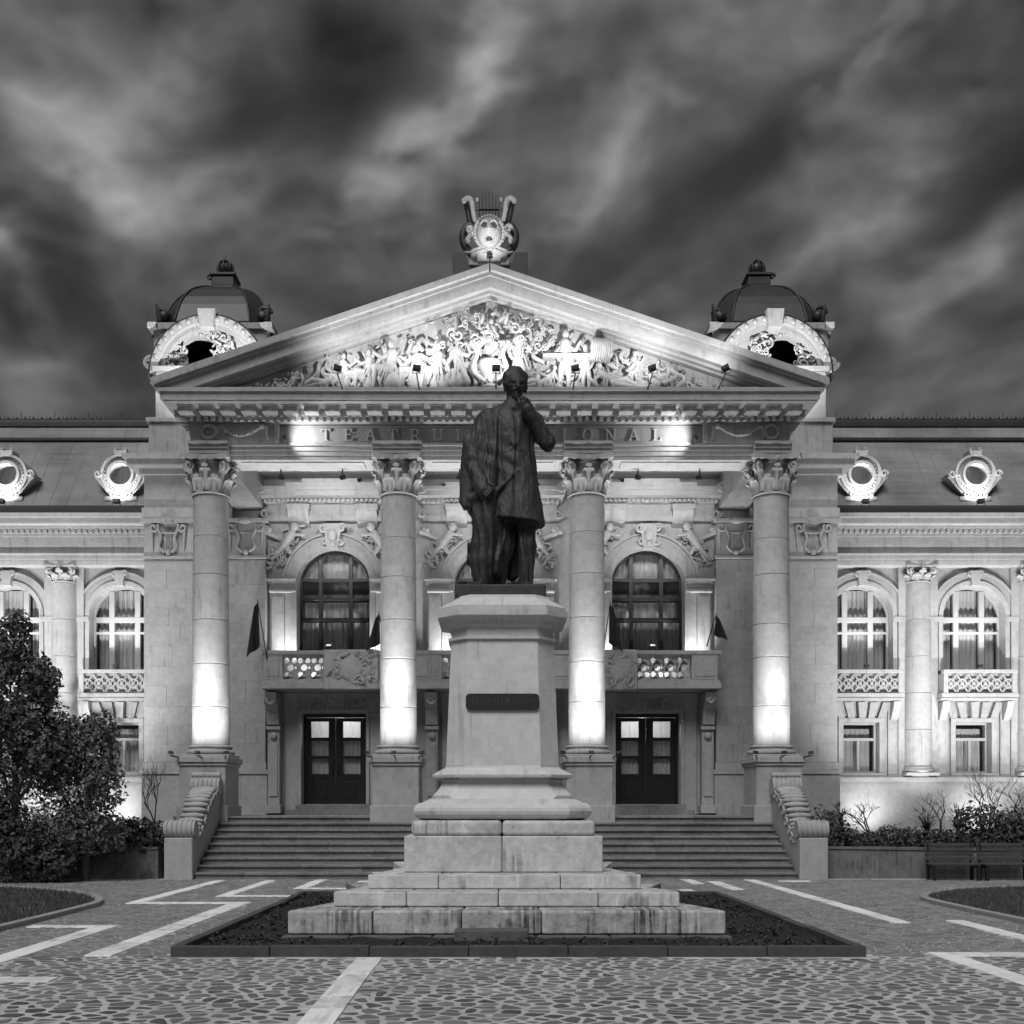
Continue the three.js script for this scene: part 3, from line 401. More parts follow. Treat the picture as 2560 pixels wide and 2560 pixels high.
  const blend = (list, p) => { let r = 1e9; for (const e of list) { const d = capDist(e, p), k = e.k; if (d > r + k) continue; if (d < r - k) { r = d; continue; } const hh = .5 + .5 * (r - d) / k; r = r * (1 - hh) + d * hh - k * hh * (1 - hh); } return r; };
  function field(list, p, fold) {
    let r;
    if (list === groups) { r = 1e9; for (const g of groups) { let d = blend(g.B, p); if (g.cut) d = Math.max(d, g.cut(p)); const k = .032; if (d > r + k) continue; if (d < r - k) { r = d; continue; } const hh = .5 + .5 * (r - d) / k; r = r * (1 - hh) + d * hh - k * hh * (1 - hh); } } else r = blend(list, p);
    return fold && r < .12 && r > -.12 ? r + fold(p) : r;
  }
  function polygonise(list, lo, hi, res, fold) {
    const mc = new MarchingCubes(res, M.bronze, false, false, 400000); mc.isolation = 0; const hx = (hi[0] - lo[0]) / 2, hy = (hi[1] - lo[1]) / 2, hz = (hi[2] - lo[2]) / 2, cx = (hi[0] + lo[0]) / 2, cy = (hi[1] + lo[1]) / 2, cz = (hi[2] + lo[2]) / 2, half = res / 2;
    let i = 0; const p = [0, 0, 0];
    for (let z = 0; z < res; z++) { p[2] = cz + hz * (z - half) / half; for (let y = 0; y < res; y++) { p[1] = cy + hy * (y - half) / half; for (let x = 0; x < res; x++, i++) { p[0] = cx + hx * (x - half) / half; mc.field[i] = -field(list, p, fold); } } }
    mc.update();
    const n = mc.count ?? mc.geometry.drawRange.count, a = new Float32Array(mc.positionArray.subarray(0, n * 3));
    for (let k = 0; k < n; k++) { a[k * 3] = cx + a[k * 3] * hx; a[k * 3 + 1] = cy + a[k * 3 + 1] * hy; a[k * 3 + 2] = cz + a[k * 3 + 2] * hz; }
    let g = new THREE.BufferGeometry(); g.setAttribute('position', new THREE.BufferAttribute(a, 3)); g = mergeVertices(g, 1e-4); g.computeVertexNormals(); return g;
  }
  const folds = (p) => { // hanging folds of cape, coat and trousers
    const [x, y, z] = p, n = noise3.noise(x * 3.1, y * .8, z * 3.1), w = sm(2.45, 2.1, y), q = Math.sin(x * 24 + z * 10 + n * 6 + y * 1.1);
    const capeSide = sm(.02, -.12, x), low = sm(.95, .8, y);
    let f = (.008 + .006 * capeSide + .01 * low) * w * (Math.abs(q) * 1.6 - .8) + .012 * noise3.noise(x * 9, y * 3.5, z * 9) + .006 * noise3.noise(x * 22, y * 14, z * 22);
    const front = sm(.08, .2, z) * sm(.9, 1.0, y) * sm(2.5, 2.3, y);
    f += .025 * front * Math.exp(-(((x - .2 - .02 * Math.sin(y * 4)) / .016) ** 2));                     // opening of the coat
    for (const [bx0, by0] of [[.15, 1.9], [.16, 1.72], [.17, 1.54]]) f -= .016 * Math.exp(-(((x - bx0) / .018) ** 2 + ((y - by0) / .018) ** 2)) * sm(.1, .2, z);
    f += .012 * front * Math.sin(y * 26 + x * 14) * Math.exp(-(((y - 1.75) / .25) ** 2));                // creases at the waist
    return f;
  };
  const body = polygonise(groups, [-.75, -.08, -.6], [.9, 2.98, .6], 140, folds);
  // head
  const HC = [fx(655), fy(262), .05], Hd = [];
  const hb = (a, b, ra, rb, k = .03, f = 1) => Hd.push({ a: [a[0], a[1], a[2]], b: [b[0], b[1], b[2]], ra, rb, k, f });
  hb([0, .06, -.03], [0, .03, -.01], .155, .15, .05); hb([0, -.04, .05], [0, -.13, .075], .115, .075, .05); hb([0, -.05, -.05], [0, -.25, -.06], .11, .12, .05);
  hb([0, .02, .15], [0, -.05, .19], .018, .03, .025); hb([-.075, .035, .125], [.075, .035, .125], .03, .03, .03); hb([-.08, -.03, .1], [-.06, -.07, .1], .035, .03, .03); hb([.08, -.03, .1], [.06, -.07, .1], .035, .03, .03);
  hb([-.045, -.088, .135], [.045, -.088, .135], .02, .02, .015); hb([-.03, -.115, .135], [.03, -.115, .135], .016, .016, .012); hb([0, -.165, .105], [0, -.17, .11], .05, .045, .03); hb([-.05, -.075, .14], [.05, -.075, .14], .014, .014, .012);
  for (const s of [-1, 1]) hb([s * .155, .0, -.01], [s * .15, -.07, .0], .03, .022, .01);
  hb([-.12, .12, -.02], [.12, .12, -.02], .07, .07, .04); hb([0, .15, -.06], [0, .05, -.12], .13, .12, .05);
  for (const s of [-1, 1]) hb([s * .13, .1, .02], [s * .14, .0, .03], .04, .03, .02);
  const eye = (p) => { let f = .004 * noise3.noise(p[0] * 30, p[1] * 30, p[2] * 30); for (const s of [-1, 1]) f += .012 * Math.exp(-(((p[0] - s * .058) / .028) ** 2 + ((p[1] + .002) / .017) ** 2)) * (p[2] > .08 ? 1 : 0); f += .012 * Math.exp(-(((p[1] + .101) / .006) ** 2 + (p[0] / .04) ** 2)) * (p[2] > .1 ? 1 : 0); return f; };
  const head = polygonise(Hd, [-.24, -.34, -.28], [.24, .27, .26], 72, eye);
  head.rotateX(.16); head.rotateY(.22); head.translate(...HC);
  // hands: his left closed under the chin, his right gripping the cape
  const hand = (list) => { const L = []; for (const [a, b, ra, rb] of list) L.push({ a, b, ra, rb, k: .012, f: 1 }); return L; };
  const handL = hand([[[0, -.08, 0], [-.02, .0, .03], .058, .055], [[-.03, .0, .0], [-.035, .03, .05], .05, .045],
    [[-.055, .03, .05], [-.075, .085, .06], .022, .02], [[-.075, .085, .06], [-.06, .12, .02], .02, .017], [[-.02, .03, .065], [-.035, .08, .08], .022, .02], [[-.035, .08, .08], [-.03, .11, .045], .02, .017], [[.015, .02, .065], [.005, .065, .085], .022, .02], [[.005, .065, .085], [-.01, .09, .05], .02, .016], [[.045, .005, .055], [.04, .045, .075], .02, .018], [[.04, .045, .075], [.02, .065, .05], .018, .015], [[-.06, -.03, .03], [-.10, .03, .04], .024, .021], [[-.10, .03, .04], [-.11, .09, .03], .021, .017]]);
  const gl = polygonise(handL, [-.17, -.17, -.1], [.13, .17, .15], 56); gl.translate(fx(735), fy(455), .26);
  const handR = hand([[[0, .08, -.04], [.02, .0, .02], .058, .055], [[.0, .0, .02], [.04, -.02, .04], .05, .045],
    [[.06, .02, .06], [.105, -.01, .09], .022, .02], [[.105, -.01, .09], [.09, -.05, .09], .02, .017], [[.045, -.015, .07], [.085, -.045, .1], .022, .02], [[.085, -.045, .1], [.065, -.08, .09], .02, .017], [[.02, -.04, .07], [.06, -.075, .095], .022, .019], [[.06, -.075, .095], [.04, -.105, .08], .019, .016], [[-.005, -.06, .06], [.03, -.1, .08], .02, .018], [[.03, -.1, .08], [.01, -.125, .06], .018, .015], [[.05, .05, .03], [.09, .06, .08], .024, .021], [[.09, .06, .08], [.12, .03, .1], .021, .017]]);
  const gr = polygonise(handR, [-.1, -.2, -.12], [.18, .16, .16], 56); gr.translate(fx(415), fy(1075), .3);
  const o = thing('bronze_statue', 'dark bronze statue of a standing man in coat and cape, hand at chin', 'statue', [MX - .06, 4.56, -MD]);
  const fig = mergeGeometries([body, head, gl, gr].map(flat)); fig.scale(1, 1.05, 1);
  mesh('figure', uvm(fig), M.bronze, o, [0, .16, 0]);
  const pl = rbx(-.64, .63, -.01, .175, -.52, .52, .03); { const p = pl.attributes.position; for (let i = 0; i < p.count; i++) p.setXYZ(i, p.getX(i) + .03 * noise3.noise(p.getY(i) * 9, p.getZ(i) * 4, 1), p.getY(i), p.getZ(i) + .02 * noise3.noise(p.getX(i) * 5, 2, p.getY(i) * 8)); }
  mesh('plinth', uvm(pl), M.bronze, o);
}

// ------------------------------------------------------------------ theatre
const theatre = thing('theatre_building', 'grand floodlit neoclassical theatre with columned portico, pediment and two domed towers', 'theatre', [XB, 0, -33.2]);
const Z = (d) => 33.2 - d, FL = 1.413;
const part = (name, list, m, parent = theatre) => mesh(name, Array.isArray(list) ? merge(list) : uvm(list), m, parent);
const W3 = (x, y, d) => V(x + XB, y, -d);          // building x, height, distance -> world
const font = await new FontLoader().loadAsync('fonts/droid/droid_serif_regular.typeface.json');

// ---- Corinthian capital, local: neck at y=0, height h, neck radius r
function capital(h, r, n1 = 8) {
  const o = [lathe([[.001, 0], [r * 1.08, 0], [r * 1.12, .03], [r * 1.02, .06], [r * .8, h * .14], [r * .78, h * .55], [r * 1.0, h * .78], [r * 1.25, h * .88], [.001, h * .88]], 20)];
  const leaf = (a, y0, L, w, out) => { const g = new THREE.PlaneGeometry(w, L, 4, 6), p = g.attributes.position; for (let i = 0; i < p.count; i++) { const x = p.getX(i), t = Math.min(1, Math.max(0, p.getY(i) / L + .5)), ww = (.55 + .9 * t * (1 - t) * 2) * (t > .93 ? .5 : 1), bend = out * Math.pow(t, 2.2), drop = t > .8 ? (t - .8) * L * 1.1 : 0; p.setXYZ(i, x * ww, y0 + t * L - drop, r * 1.03 + .02 + bend - Math.abs(x) / w * .05 + .02 * Math.cos(x / w * 12)); } g.computeVertexNormals(); g.rotateY(a); o.push(g); const tip = ball(0, y0 + L * .9, r * 1.03 + out * .93, w * .2, 1.4, .8, .8); tip.rotateY(a); o.push(tip); };
  for (let k = 0; k < n1; k++) { leaf((k + .5) * 2 * Math.PI / n1, .04, h * .42, r * .78, r * .34); leaf(k * 2 * Math.PI / n1, .08, h * .66, r * .7, r * .46); }
  const hw = r * 1.42;
  for (let k = 0; k < 4; k++) { const a = k * Math.PI / 2 + Math.PI / 4; for (const s of [-1, 1]) { const g = scroll(0, 0, 0, r * .3, 1.4, 1, r * .085, 'xy', Math.PI * .6); g.translate(r * 1.46, h * .72, s * .05); g.rotateY(-a); o.push(g); } const st = tube([V(r * .8, h * .35, 0), V(r * 1.0, h * .6, 0), V(r * 1.5, h * .88, 0)], r * .1, 8, 5); st.rotateY(-a); o.push(st); const c = ball(0, h * .86, r * 1.38, r * .16, 1, 1, .7); c.rotateY(k * Math.PI / 2); o.push(c); }
  const ab = []; for (let k = 0; k < 4; k++) { const a = k * Math.PI / 2; const P = [[-hw, hw * .9], [-hw * .9, hw], [-hw * .45, hw * .86], [0, hw * .8], [hw * .45, hw * .86], [hw * .9, hw]]; for (const [x, z] of P) ab.push([x * Math.cos(a) + z * Math.sin(a), -x * Math.sin(a) + z * Math.cos(a)]); }
  const g = prismZ(ab.map(([x, z]) => [x, -z]), 0, h * .12); g.rotateX(-Math.PI / 2); g.translate(0, h * .88, 0); o.push(g);
  return merge(o);
}
const capBig = capital(.97, .445), capSmall = capital(.52, .36, 8);
const drumG = (y0, y1, rf) => { const P = [[.001, y0]], n = 4; P.push([rf(y0) - .012, y0 + .001], [rf(y0), y0 + .012]); for (let i = 1; i < n; i++) { const y = y0 + (y1 - y0) * i / n; P.push([rf(y), y]); } P.push([rf(y1), y1 - .012], [rf(y1) - .012, y1 - .001], [.001, y1]); return toCreasedNormals(lathe(P, 40), .5); };
const colX = [-7.13, -2.34, 2.47, 7.18], colNames = ['leftmost', 'second from left', 'third from left', 'rightmost'];
colX.forEach((x, i) => {
  const d = 28.6, y0 = 3.2, y1 = 9.52, rf = (y) => .468 - .034 * Math.pow((y - y0) / (y1 - y0), 1.8);
  const c = part('portico_column', lathe([[.001, 3.0], [.44, 3.0], [.43, 9.6], [.001, 9.6]], 24), M.stone);
  c.position.set(x, 0, Z(d)); c.userData.label = `${colNames[i]} Corinthian column of the portico, lit from its foot`;
  const outer = i === 0 || i === 3, pw = .575, pd = outer ? .6 : .6;
  mesh('pedestal', merge([rbx(-pw, pw, FL - .2, 2.72, -pd, pd + .22, .015), rbx(-pw - .04, pw + .04, 2.66, 2.74, -pd - .04, pd + .26, .012), rbx(-pw - .08, pw + .08, 2.74, 2.885, -pd - .08, pd + .3, .015), rbx(-pw - .06, pw + .06, FL - .2, FL + .26, -pd - .06, pd + .28, .02)]), M.wall, c);
  mesh('base', merge([rbx(-.6, .6, 2.888, 2.96, -.6, .6, .01), lathe([[.001, 2.955], [.52, 2.955], [.585, 2.975], [.61, 3.02], [.585, 3.065], [.53, 3.085], [.515, 3.11], [.52, 3.13], [.55, 3.145], [.56, 3.165], [.55, 3.185], [.5, 3.2], [.48, 3.205], [.001, 3.205]], 36)]), M.trim, c);
  const rnd = rngOf(100 + i), cuts = [y0]; for (let k = 1; k < 6; k++) cuts.push(y0 + (k + (rnd() - .5) * .25) * (y1 - y0) / 6); cuts.push(y1);
  for (let k = 0; k < 6; k++) mesh('drum', uvm(drumG(cuts[k] + (k ? .004 : 0), cuts[k + 1] - .004, rf)), M.stone, c);
  mesh('astragal', uvm(lathe([[.001, 9.52], [.47, 9.52], [.485, 9.545], [.47, 9.57], [.44, 9.58], [.001, 9.58]], 32)), M.trim, c);
  mesh('capital', capBig, M.carve, c, [0, 9.52, 0]);
});
// portico floor
part('portico_floor', rbx(-7.9, 7.9, FL - .3, FL - .004, Z(33.2), Z(27.9), .01), M.step);

// ---- entablature
const AX = 7.57;
const layered = (x0, x1, rows) => rows.map(([y0, y1, d]) => bx(x0, x1, y0, y1, Z(29.25) - .004 * y0, Z(d)));
{ // architrave between the columns: three fasciae and a crowning fillet, breaking forward over every column
  const rows = (f) => [[10.42, 10.52, 28.36 - f], [10.523, 10.63, 28.32 - f], [10.633, 10.74, 28.28 - f], [10.743, 10.80, 28.2 - f]];
  const gaps = [[colX[0] + .55, colX[1] - .62], [colX[1] + .62, colX[2] - .62], [colX[2] + .62, colX[3] - .55]];
  const res = [[-AX, colX[0] + .547], [colX[1] - .617, colX[1] + .617], [colX[2] - .617, colX[2] + .617], [colX[3] - .547, AX]];
  for (const [a, b] of gaps) part('architrave', layered(a, b, rows(0)), M.trim);
  for (const [a, b] of res) part('architrave_block', layered(a, b, rows(.2)), M.stone);
  for (const s of [-1, 1]) part('side_architrave', [bx(s * 6.7, s * (AX - .03), 10.42, 10.8, Z(33.2), Z(29.26))], M.stone);
  // frieze
  part('frieze', [bx(-5.4, 5.45, 10.803, 11.3, Z(29.2), Z(28.36)), bx(-AX + .02, -5.41, 10.803, 11.3, Z(29.2), Z(28.2)), bx(5.46, AX - .02, 10.803, 11.3, Z(29.2), Z(28.2))], M.stone);
  const frame = part('inscription_panel', [bx(-5.3, 5.35, 10.83, 10.86, Z(28.36), Z(28.33)), bx(-5.3, 5.35, 11.24, 11.28, Z(28.36), Z(28.32)), bx(-5.4, -5.32, 10.81, 11.29, Z(28.36), Z(28.12)), bx(5.37, 5.45, 10.81, 11.29, Z(28.36), Z(28.12))], M.trim);
  const word = (str, x0, x1) => { const L = []; const n = str.length; for (let i = 0; i < n; i++) { const g = new TextGeometry(str[i], { font, size: .3, depth: .04, curveSegments: 5, bevelEnabled: false }); g.computeBoundingBox(); const bb = g.boundingBox, x = x0 + (x1 - x0) * i / (n - 1); g.translate(x - (bb.max.x + bb.min.x) / 2, 10.9 - bb.min.y, Z(28.36) + .002); const m = mesh('letter', uvm(g), M.letterPale, frame); } };
  const lx = (u, d = 28.36) => PX(u / 1.32505, d) - XB;
  word('TEATRUL', lx(815), lx(1150)); word('NATIONAL', lx(1238), lx(1642));
  // ends of the frieze: wreath and swag
  for (const s of [-1, 1]) {
    const z = Z(28.2) + .02, w = []; const wr = new THREE.TorusGeometry(.17, .055, 8, 22); wr.translate(s * 7.07, 11.06, z + .02); w.push(wr); const rnd = rngOf(60 + s);
    for (let k = 0; k < 26; k++) { const a = k / 26 * 6.28; w.push(ball(s * 7.07 + Math.cos(a) * .17, 11.06 + Math.sin(a) * .17, z + .05, .04, 1.3, .8, .8)); }
    part('wreath', w, M.carve);
    const sw = []; const c = []; for (let k = 0; k <= 12; k++) { const t = k / 12; c.push(V(s * (5.75 + t * 1.05), 11.2 - .22 * Math.sin(t * Math.PI), z + .03)); } sw.push(tube(c, .04, 20, 7)); for (let k = 0; k < 22; k++) { const q = c[Math.floor(rnd() * 13)]; sw.push(ball(q.x + (rnd() - .5) * .08, q.y + (rnd() - .5) * .05, q.z + .02, .035)); } sw.push(ball(s * 5.72, 11.2, z + .04, .07), limb(V(s * 5.62, 11.18, z + .03), V(s * 5.58, 10.9, z + .02), .05, .03), limb(V(s * 6.85, 11.18, z + .03), V(s * 6.86, 10.92, z + .02), .045, .03));
    part('swag', sw, M.carve);
  }
  // bed mouldings, dentils, modillions, corona
  const bed = part('bed_moulding', [bx(-AX, AX, 11.303, 11.42, Z(29.2), Z(28.12)), bx(-AX - .06, AX + .06, 11.423, 11.6, Z(29.2), Z(28.02))], M.stone);
  const dg = uvm(bx(-.045, .045, 0, .105, 0, .1));
  for (let i = 0; i < 84; i++) { const x = -AX + .1 + i * (2 * AX - .2) / 83; mesh('dentil', dg, M.trim, bed, [x, 11.31, Z(28.12)]); }
  const mg = merge([rbx(-.18, .18, 0, .15, 0, .3, .02), bx(-.19, .19, .15, .178, -.02, .33), ball(0, .05, .28, .05, 2.6, .9, .6)]);
  const cor = part('cornice', [bx(-8.06, 8.06, 11.604, 11.79, Z(29.2), Z(27.36)), bx(-8.1, 8.1, 11.793, 11.86, Z(29.2), Z(27.28)), bx(-8.0, 8.0, 11.575, 11.602, Z(27.56), Z(27.42))], M.stone);
  for (let i = 0; i < 30; i++) mesh('modillion', mg, M.stone, cor, [-7.56 + i * 15.12 / 29, 11.424, Z(28.02)]);
  for (const s of [-1, 1]) { // returns along the flanks
    part('side_cornice', [bx(s * 7.4, s * 8.06, 11.604, 11.79, Z(33.1), Z(29.21)), bx(s * 7.4, s * 8.1, 11.793, 11.86, Z(33.1), Z(29.21)), bx(s * 6.7, s * AX, 10.803, 11.6, Z(33.1), Z(29.21))], M.trim);
    for (let k = 0; k < 9; k++) { const m = mesh('modillion', mg, M.stone, cor, [s * (AX + .06), 11.424, Z(28.3) - k * .52]); m.rotation.y = s * Math.PI / 2; }
  }
  part('portico_ceiling', [bx(-6.7, 6.7, 11.3, 11.5, Z(33.0), Z(29.2))], M.stone);
  // wooden flag: soffit panels of the beam
  for (const [a, b] of gaps) part('soffit_panel', [bx(a + .25, b - .25, 10.395, 10.419, Z(29.05), Z(28.5))], M.trim);
}

// ---- pediment
const AP = 14.85, TIP = 8.25, KR = 2.78 / 8.25;
{
  const clipY = (poly, yc) => { const o = []; for (let i = 0; i < poly.length; i++) { const A = poly[i], B = poly[(i + 1) % poly.length]; if (A[1] >= yc) o.push(A); if ((A[1] - yc) * (B[1] - yc) < 0) { const t = (yc - A[1]) / (B[1] - A[1]); o.push([A[0] + (B[0] - A[0]) * t, yc]); } } return o; };
  const bandsR = [[0, .15, 27.2, TIP], [.153, .235, 27.32, TIP - .06], [.238, .5, 27.38, TIP - .1], [.503, .575, 27.55, TIP - .3], [.578, .64, 27.68, TIP - .5]];
  for (const s of [-1, 1]) {
    let first = null;
    for (const [a, b, d, xt] of bandsR) { const poly = clipY([[0, AP - a], [s * xt, AP - a - KR * xt], [s * xt, AP - b - KR * xt], [0, AP - b]], 11.864); if (poly.length < 3) continue; const g = uvm(prismZ(poly, Z(28.7), Z(d))); if (!first) { first = mesh('raking_cornice', g, M.stone, theatre); } else mesh('raking_moulding', g, M.stone, first); }
  }
  part('tympanum', prismZ(clipY([[0, AP - .66], [TIP - .4, AP - .66 - KR * (TIP - .4)], [-(TIP - .4), AP - .66 - KR * (TIP - .4)]], 11.862), Z(29.1), Z(27.82)), M.stone);
  part('portico_roof', prismZ([[0, AP - .02], [TIP - .05, AP - .02 - KR * (TIP - .05)], [TIP - .05, 11.87], [-(TIP - .05), 11.87], [-(TIP - .05), AP - .02 - KR * (TIP - .05)]], Z(33.6), Z(29.12)), M.roof);

  // carved figures of the tympanum, each its own piece
  const zf = Z(27.74), grp = part('tympanum_relief', [bx(-6.6, 6.6, 11.863, 11.95, Z(27.83), Z(27.5))], M.stone);
  function figure(x, y, h, pose, dir, seed) { // relief figure of height unit h; dir = +1 looks right
    const r = rngOf(seed), q = (a, b, c) => V(x + dir * a * h, y + b * h, zf + c * h * .8), o = []; const L = (a, b, r0, r1) => o.push(limb(a, b, r0 * h, r1 * h, 8));
    let hip, sh, head;
    if (pose === 'stand') { hip = q(0, .5, .12); sh = q(.02, .78, .13); head = q(.03, .94, .15); L(hip, q(-.06, .26, .15), .085, .06); L(q(-.06, .26, .15), q(-.07, 0, .1), .06, .04); L(hip, q(.08, .27, .18), .085, .06); L(q(.08, .27, .18), q(.08, 0, .12), .06, .04); L(sh, q(.2, .62, .16), .05, .04); L(q(.2, .62, .16), q(.3, .8, .18), .04, .03); L(sh, q(-.16, .6, .14), .05, .04); L(q(-.16, .6, .14), q(-.1, .45, .2), .04, .03); }
    else if (pose === 'sit') { hip = q(0, .3, .12); sh = q(-.05, .6, .14); head = q(-.03, .77, .17); L(hip, q(.27, .33, .2), .1, .07); L(q(.27, .33, .2), q(.3, 0, .15), .07, .04); L(hip, q(.2, .25, .12), .1, .07); L(q(.2, .25, .12), q(.38, .03, .1), .07, .04); L(sh, q(-.2, .42, .16), .055, .045); L(q(-.2, .42, .16), q(-.27, .25, .12), .045, .03); L(sh, q(.14, .5, .2), .055, .04); L(q(.14, .5, .2), q(.3, .6, .22), .04, .03); o.push(ball(x - dir * .06 * h, y + .12 * h, zf + .05 * h, .2 * h, 1.2, 1, .6)); }
    else { hip = q(0, .14, .12); sh = q(-.3, .36, .14); head = q(-.34, .54, .16); L(hip, q(.3, .2, .18), .1, .075); L(q(.3, .2, .18), q(.62, .06, .12), .075, .04); L(hip, q(.28, .09, .14), .1, .07); L(q(.28, .09, .14), q(.68, .05, .1), .06, .04); L(sh, q(-.46, .2, .16), .055, .045); L(q(-.46, .2, .16), q(-.4, .04, .18), .045, .035); L(sh, q(-.12, .3, .22), .055, .04); L(q(-.12, .3, .22), q(.05, .38, .22), .04, .03); }
    L(hip, sh, .1, .11); o.push(limb(sh.clone().add(V(-.07 * h, 0, 0)), sh.clone().add(V(.07 * h, 0, 0)), .055 * h, .055 * h, 8)); o.push(ball(head.x, head.y, head.z, .075 * h, .9, 1.15, 1), limb(sh, head, .05 * h, .05 * h));
    for (let k = 0; k < 16; k++) { const a = hip.clone().lerp(sh, r() * .9), b = a.clone().add(V((r() - .4) * dir * .35 * h, -(.15 + .25 * r()) * h, (r() - .3) * .1 * h)); b.y = Math.max(b.y, y + .02 * h); o.push(tube([a, a.clone().lerp(b, .5).add(V(0, .04 * h, .06 * h)), b], .02 * h, 8, 5)); }
    mesh('carved_figure', merge(o), M.carve, grp);
  }
  const yb = 11.97;
  { const rf = rngOf(55), poses = ['sit', 'stand', 'sit', 'lie', 'sit', 'stand']; let k = 0;
    for (let x = .75; x < 6.2; x += .56) for (const s of [-1, 1]) { const room = AP - .8 - KR * x - yb, far = x > 3.6, pose = x > 4.6 ? 'lie' : far ? (k % 2 ? 'sit' : 'lie') : poses[k % 6], h = pose === 'stand' ? Math.min(1.5, room * .9) : pose === 'sit' ? Math.min(1.3, room * 1.08) : Math.min(1.0, room * 1.35); if (h > .3) figure(s * (x + (rf() - .5) * .12), yb + (pose === 'lie' ? 0 : rf() * .12), h * (.9 + .15 * rf()), pose, rf() < .6 ? s : -s, 200 + k); k++; }
    for (let q = 0; q < 6; q++) { const x = (rf() - .5) * 4.2, room = AP - .9 - KR * Math.abs(x) - yb; figure(x, yb + room * .45, room * .48, 'sit', rf() < .5 ? 1 : -1, 300 + q); } }
  // garlanded centre: urn with a spreading bunch of foliage and a lyre
  const rnd = rngOf(19), cen = [lathe([[.001, 0], [.22, 0], [.24, .06], [.1, .12], [.14, .2], [.34, .5], [.36, .62], [.26, .7], [.001, .7]], 16).translate(0, yb, zf + .02)];
  cen.push(...foliage(rnd, 90, (r) => { const a = r() * Math.PI, q = .3 + r() * .75; return [Math.cos(a) * q * 1.15, yb + .85 + Math.sin(a) * q * .95, zf + .05]; }, .1, .3));
  for (const s of [-1, 1]) { cen.push(tube([V(s * .12, yb + .1, zf + .3), V(s * .42, yb + .35, zf + .34), V(s * .32, yb + .75, zf + .36), V(s * .46, yb + 1.05, zf + .34)], .06, 14, 7)); cen.push(limb(V(s * .55, yb + .12, zf + .2), V(s * .8, yb + .75, zf + .25), .09, .04)); }
  mesh('carved_bouquet', merge(cen), M.carve, grp);
  const drum = new THREE.CylinderGeometry(.27, .27, .5, 18); drum.rotateZ(Math.PI / 2 - .12); drum.translate(2.72, yb + .86, zf + .28); const dl = [drum]; for (let k = 0; k < 10; k++) { const t = new THREE.TorusGeometry(.275, .018, 5, 18); t.rotateY(Math.PI / 2); t.rotateZ(-.12); t.translate(2.5 + k * .05, yb + .885 - k * .006, zf + .28); dl.push(t); } dl.push(bx(1.3, 2.55, yb + .7, yb + .77, zf + .05, zf + .32));
  mesh('carved_drum', merge(dl), M.carve, grp);
  const tri = (r) => { for (;;) { const x = (r() - .5) * 12.6, y = yb + r() * 2.2; if (y < AP - .78 - KR * Math.abs(x)) return [x, y, zf - .08]; } };
  mesh('carved_foliage', merge(foliage(rngOf(23), 520, tri, .06, .3)), M.carve, grp);
  const cloth = []; for (let k = 0; k < 70; k++) { const x = (rnd() - .5) * 9.8, hmax = Math.min(1.2, AP - 1 - KR * Math.abs(x) - yb), y = yb + .1 + rnd() * hmax * .8; cloth.push(tube([V(x, y + .25, zf + .02), V(x + (rnd() - .5) * .2, y + .05, zf + .16), V(x + (rnd() - .5) * .5, y - .1, zf + .1)], .035 + .03 * rnd(), 8, 5)); }
  mesh('carved_drapery', merge(cloth), M.carve, grp);
  // acroterion block
  part('acroterion_base', [prismZ([[-.86, AP - .30], [.86, AP - .30], [.95, AP + .53], [.62, AP + .53], [.55, AP + .28], [-.55, AP + .28], [-.62, AP + .53], [-.95, AP + .53]], Z(28.6), Z(27.75))], M.leadAndShade);
}

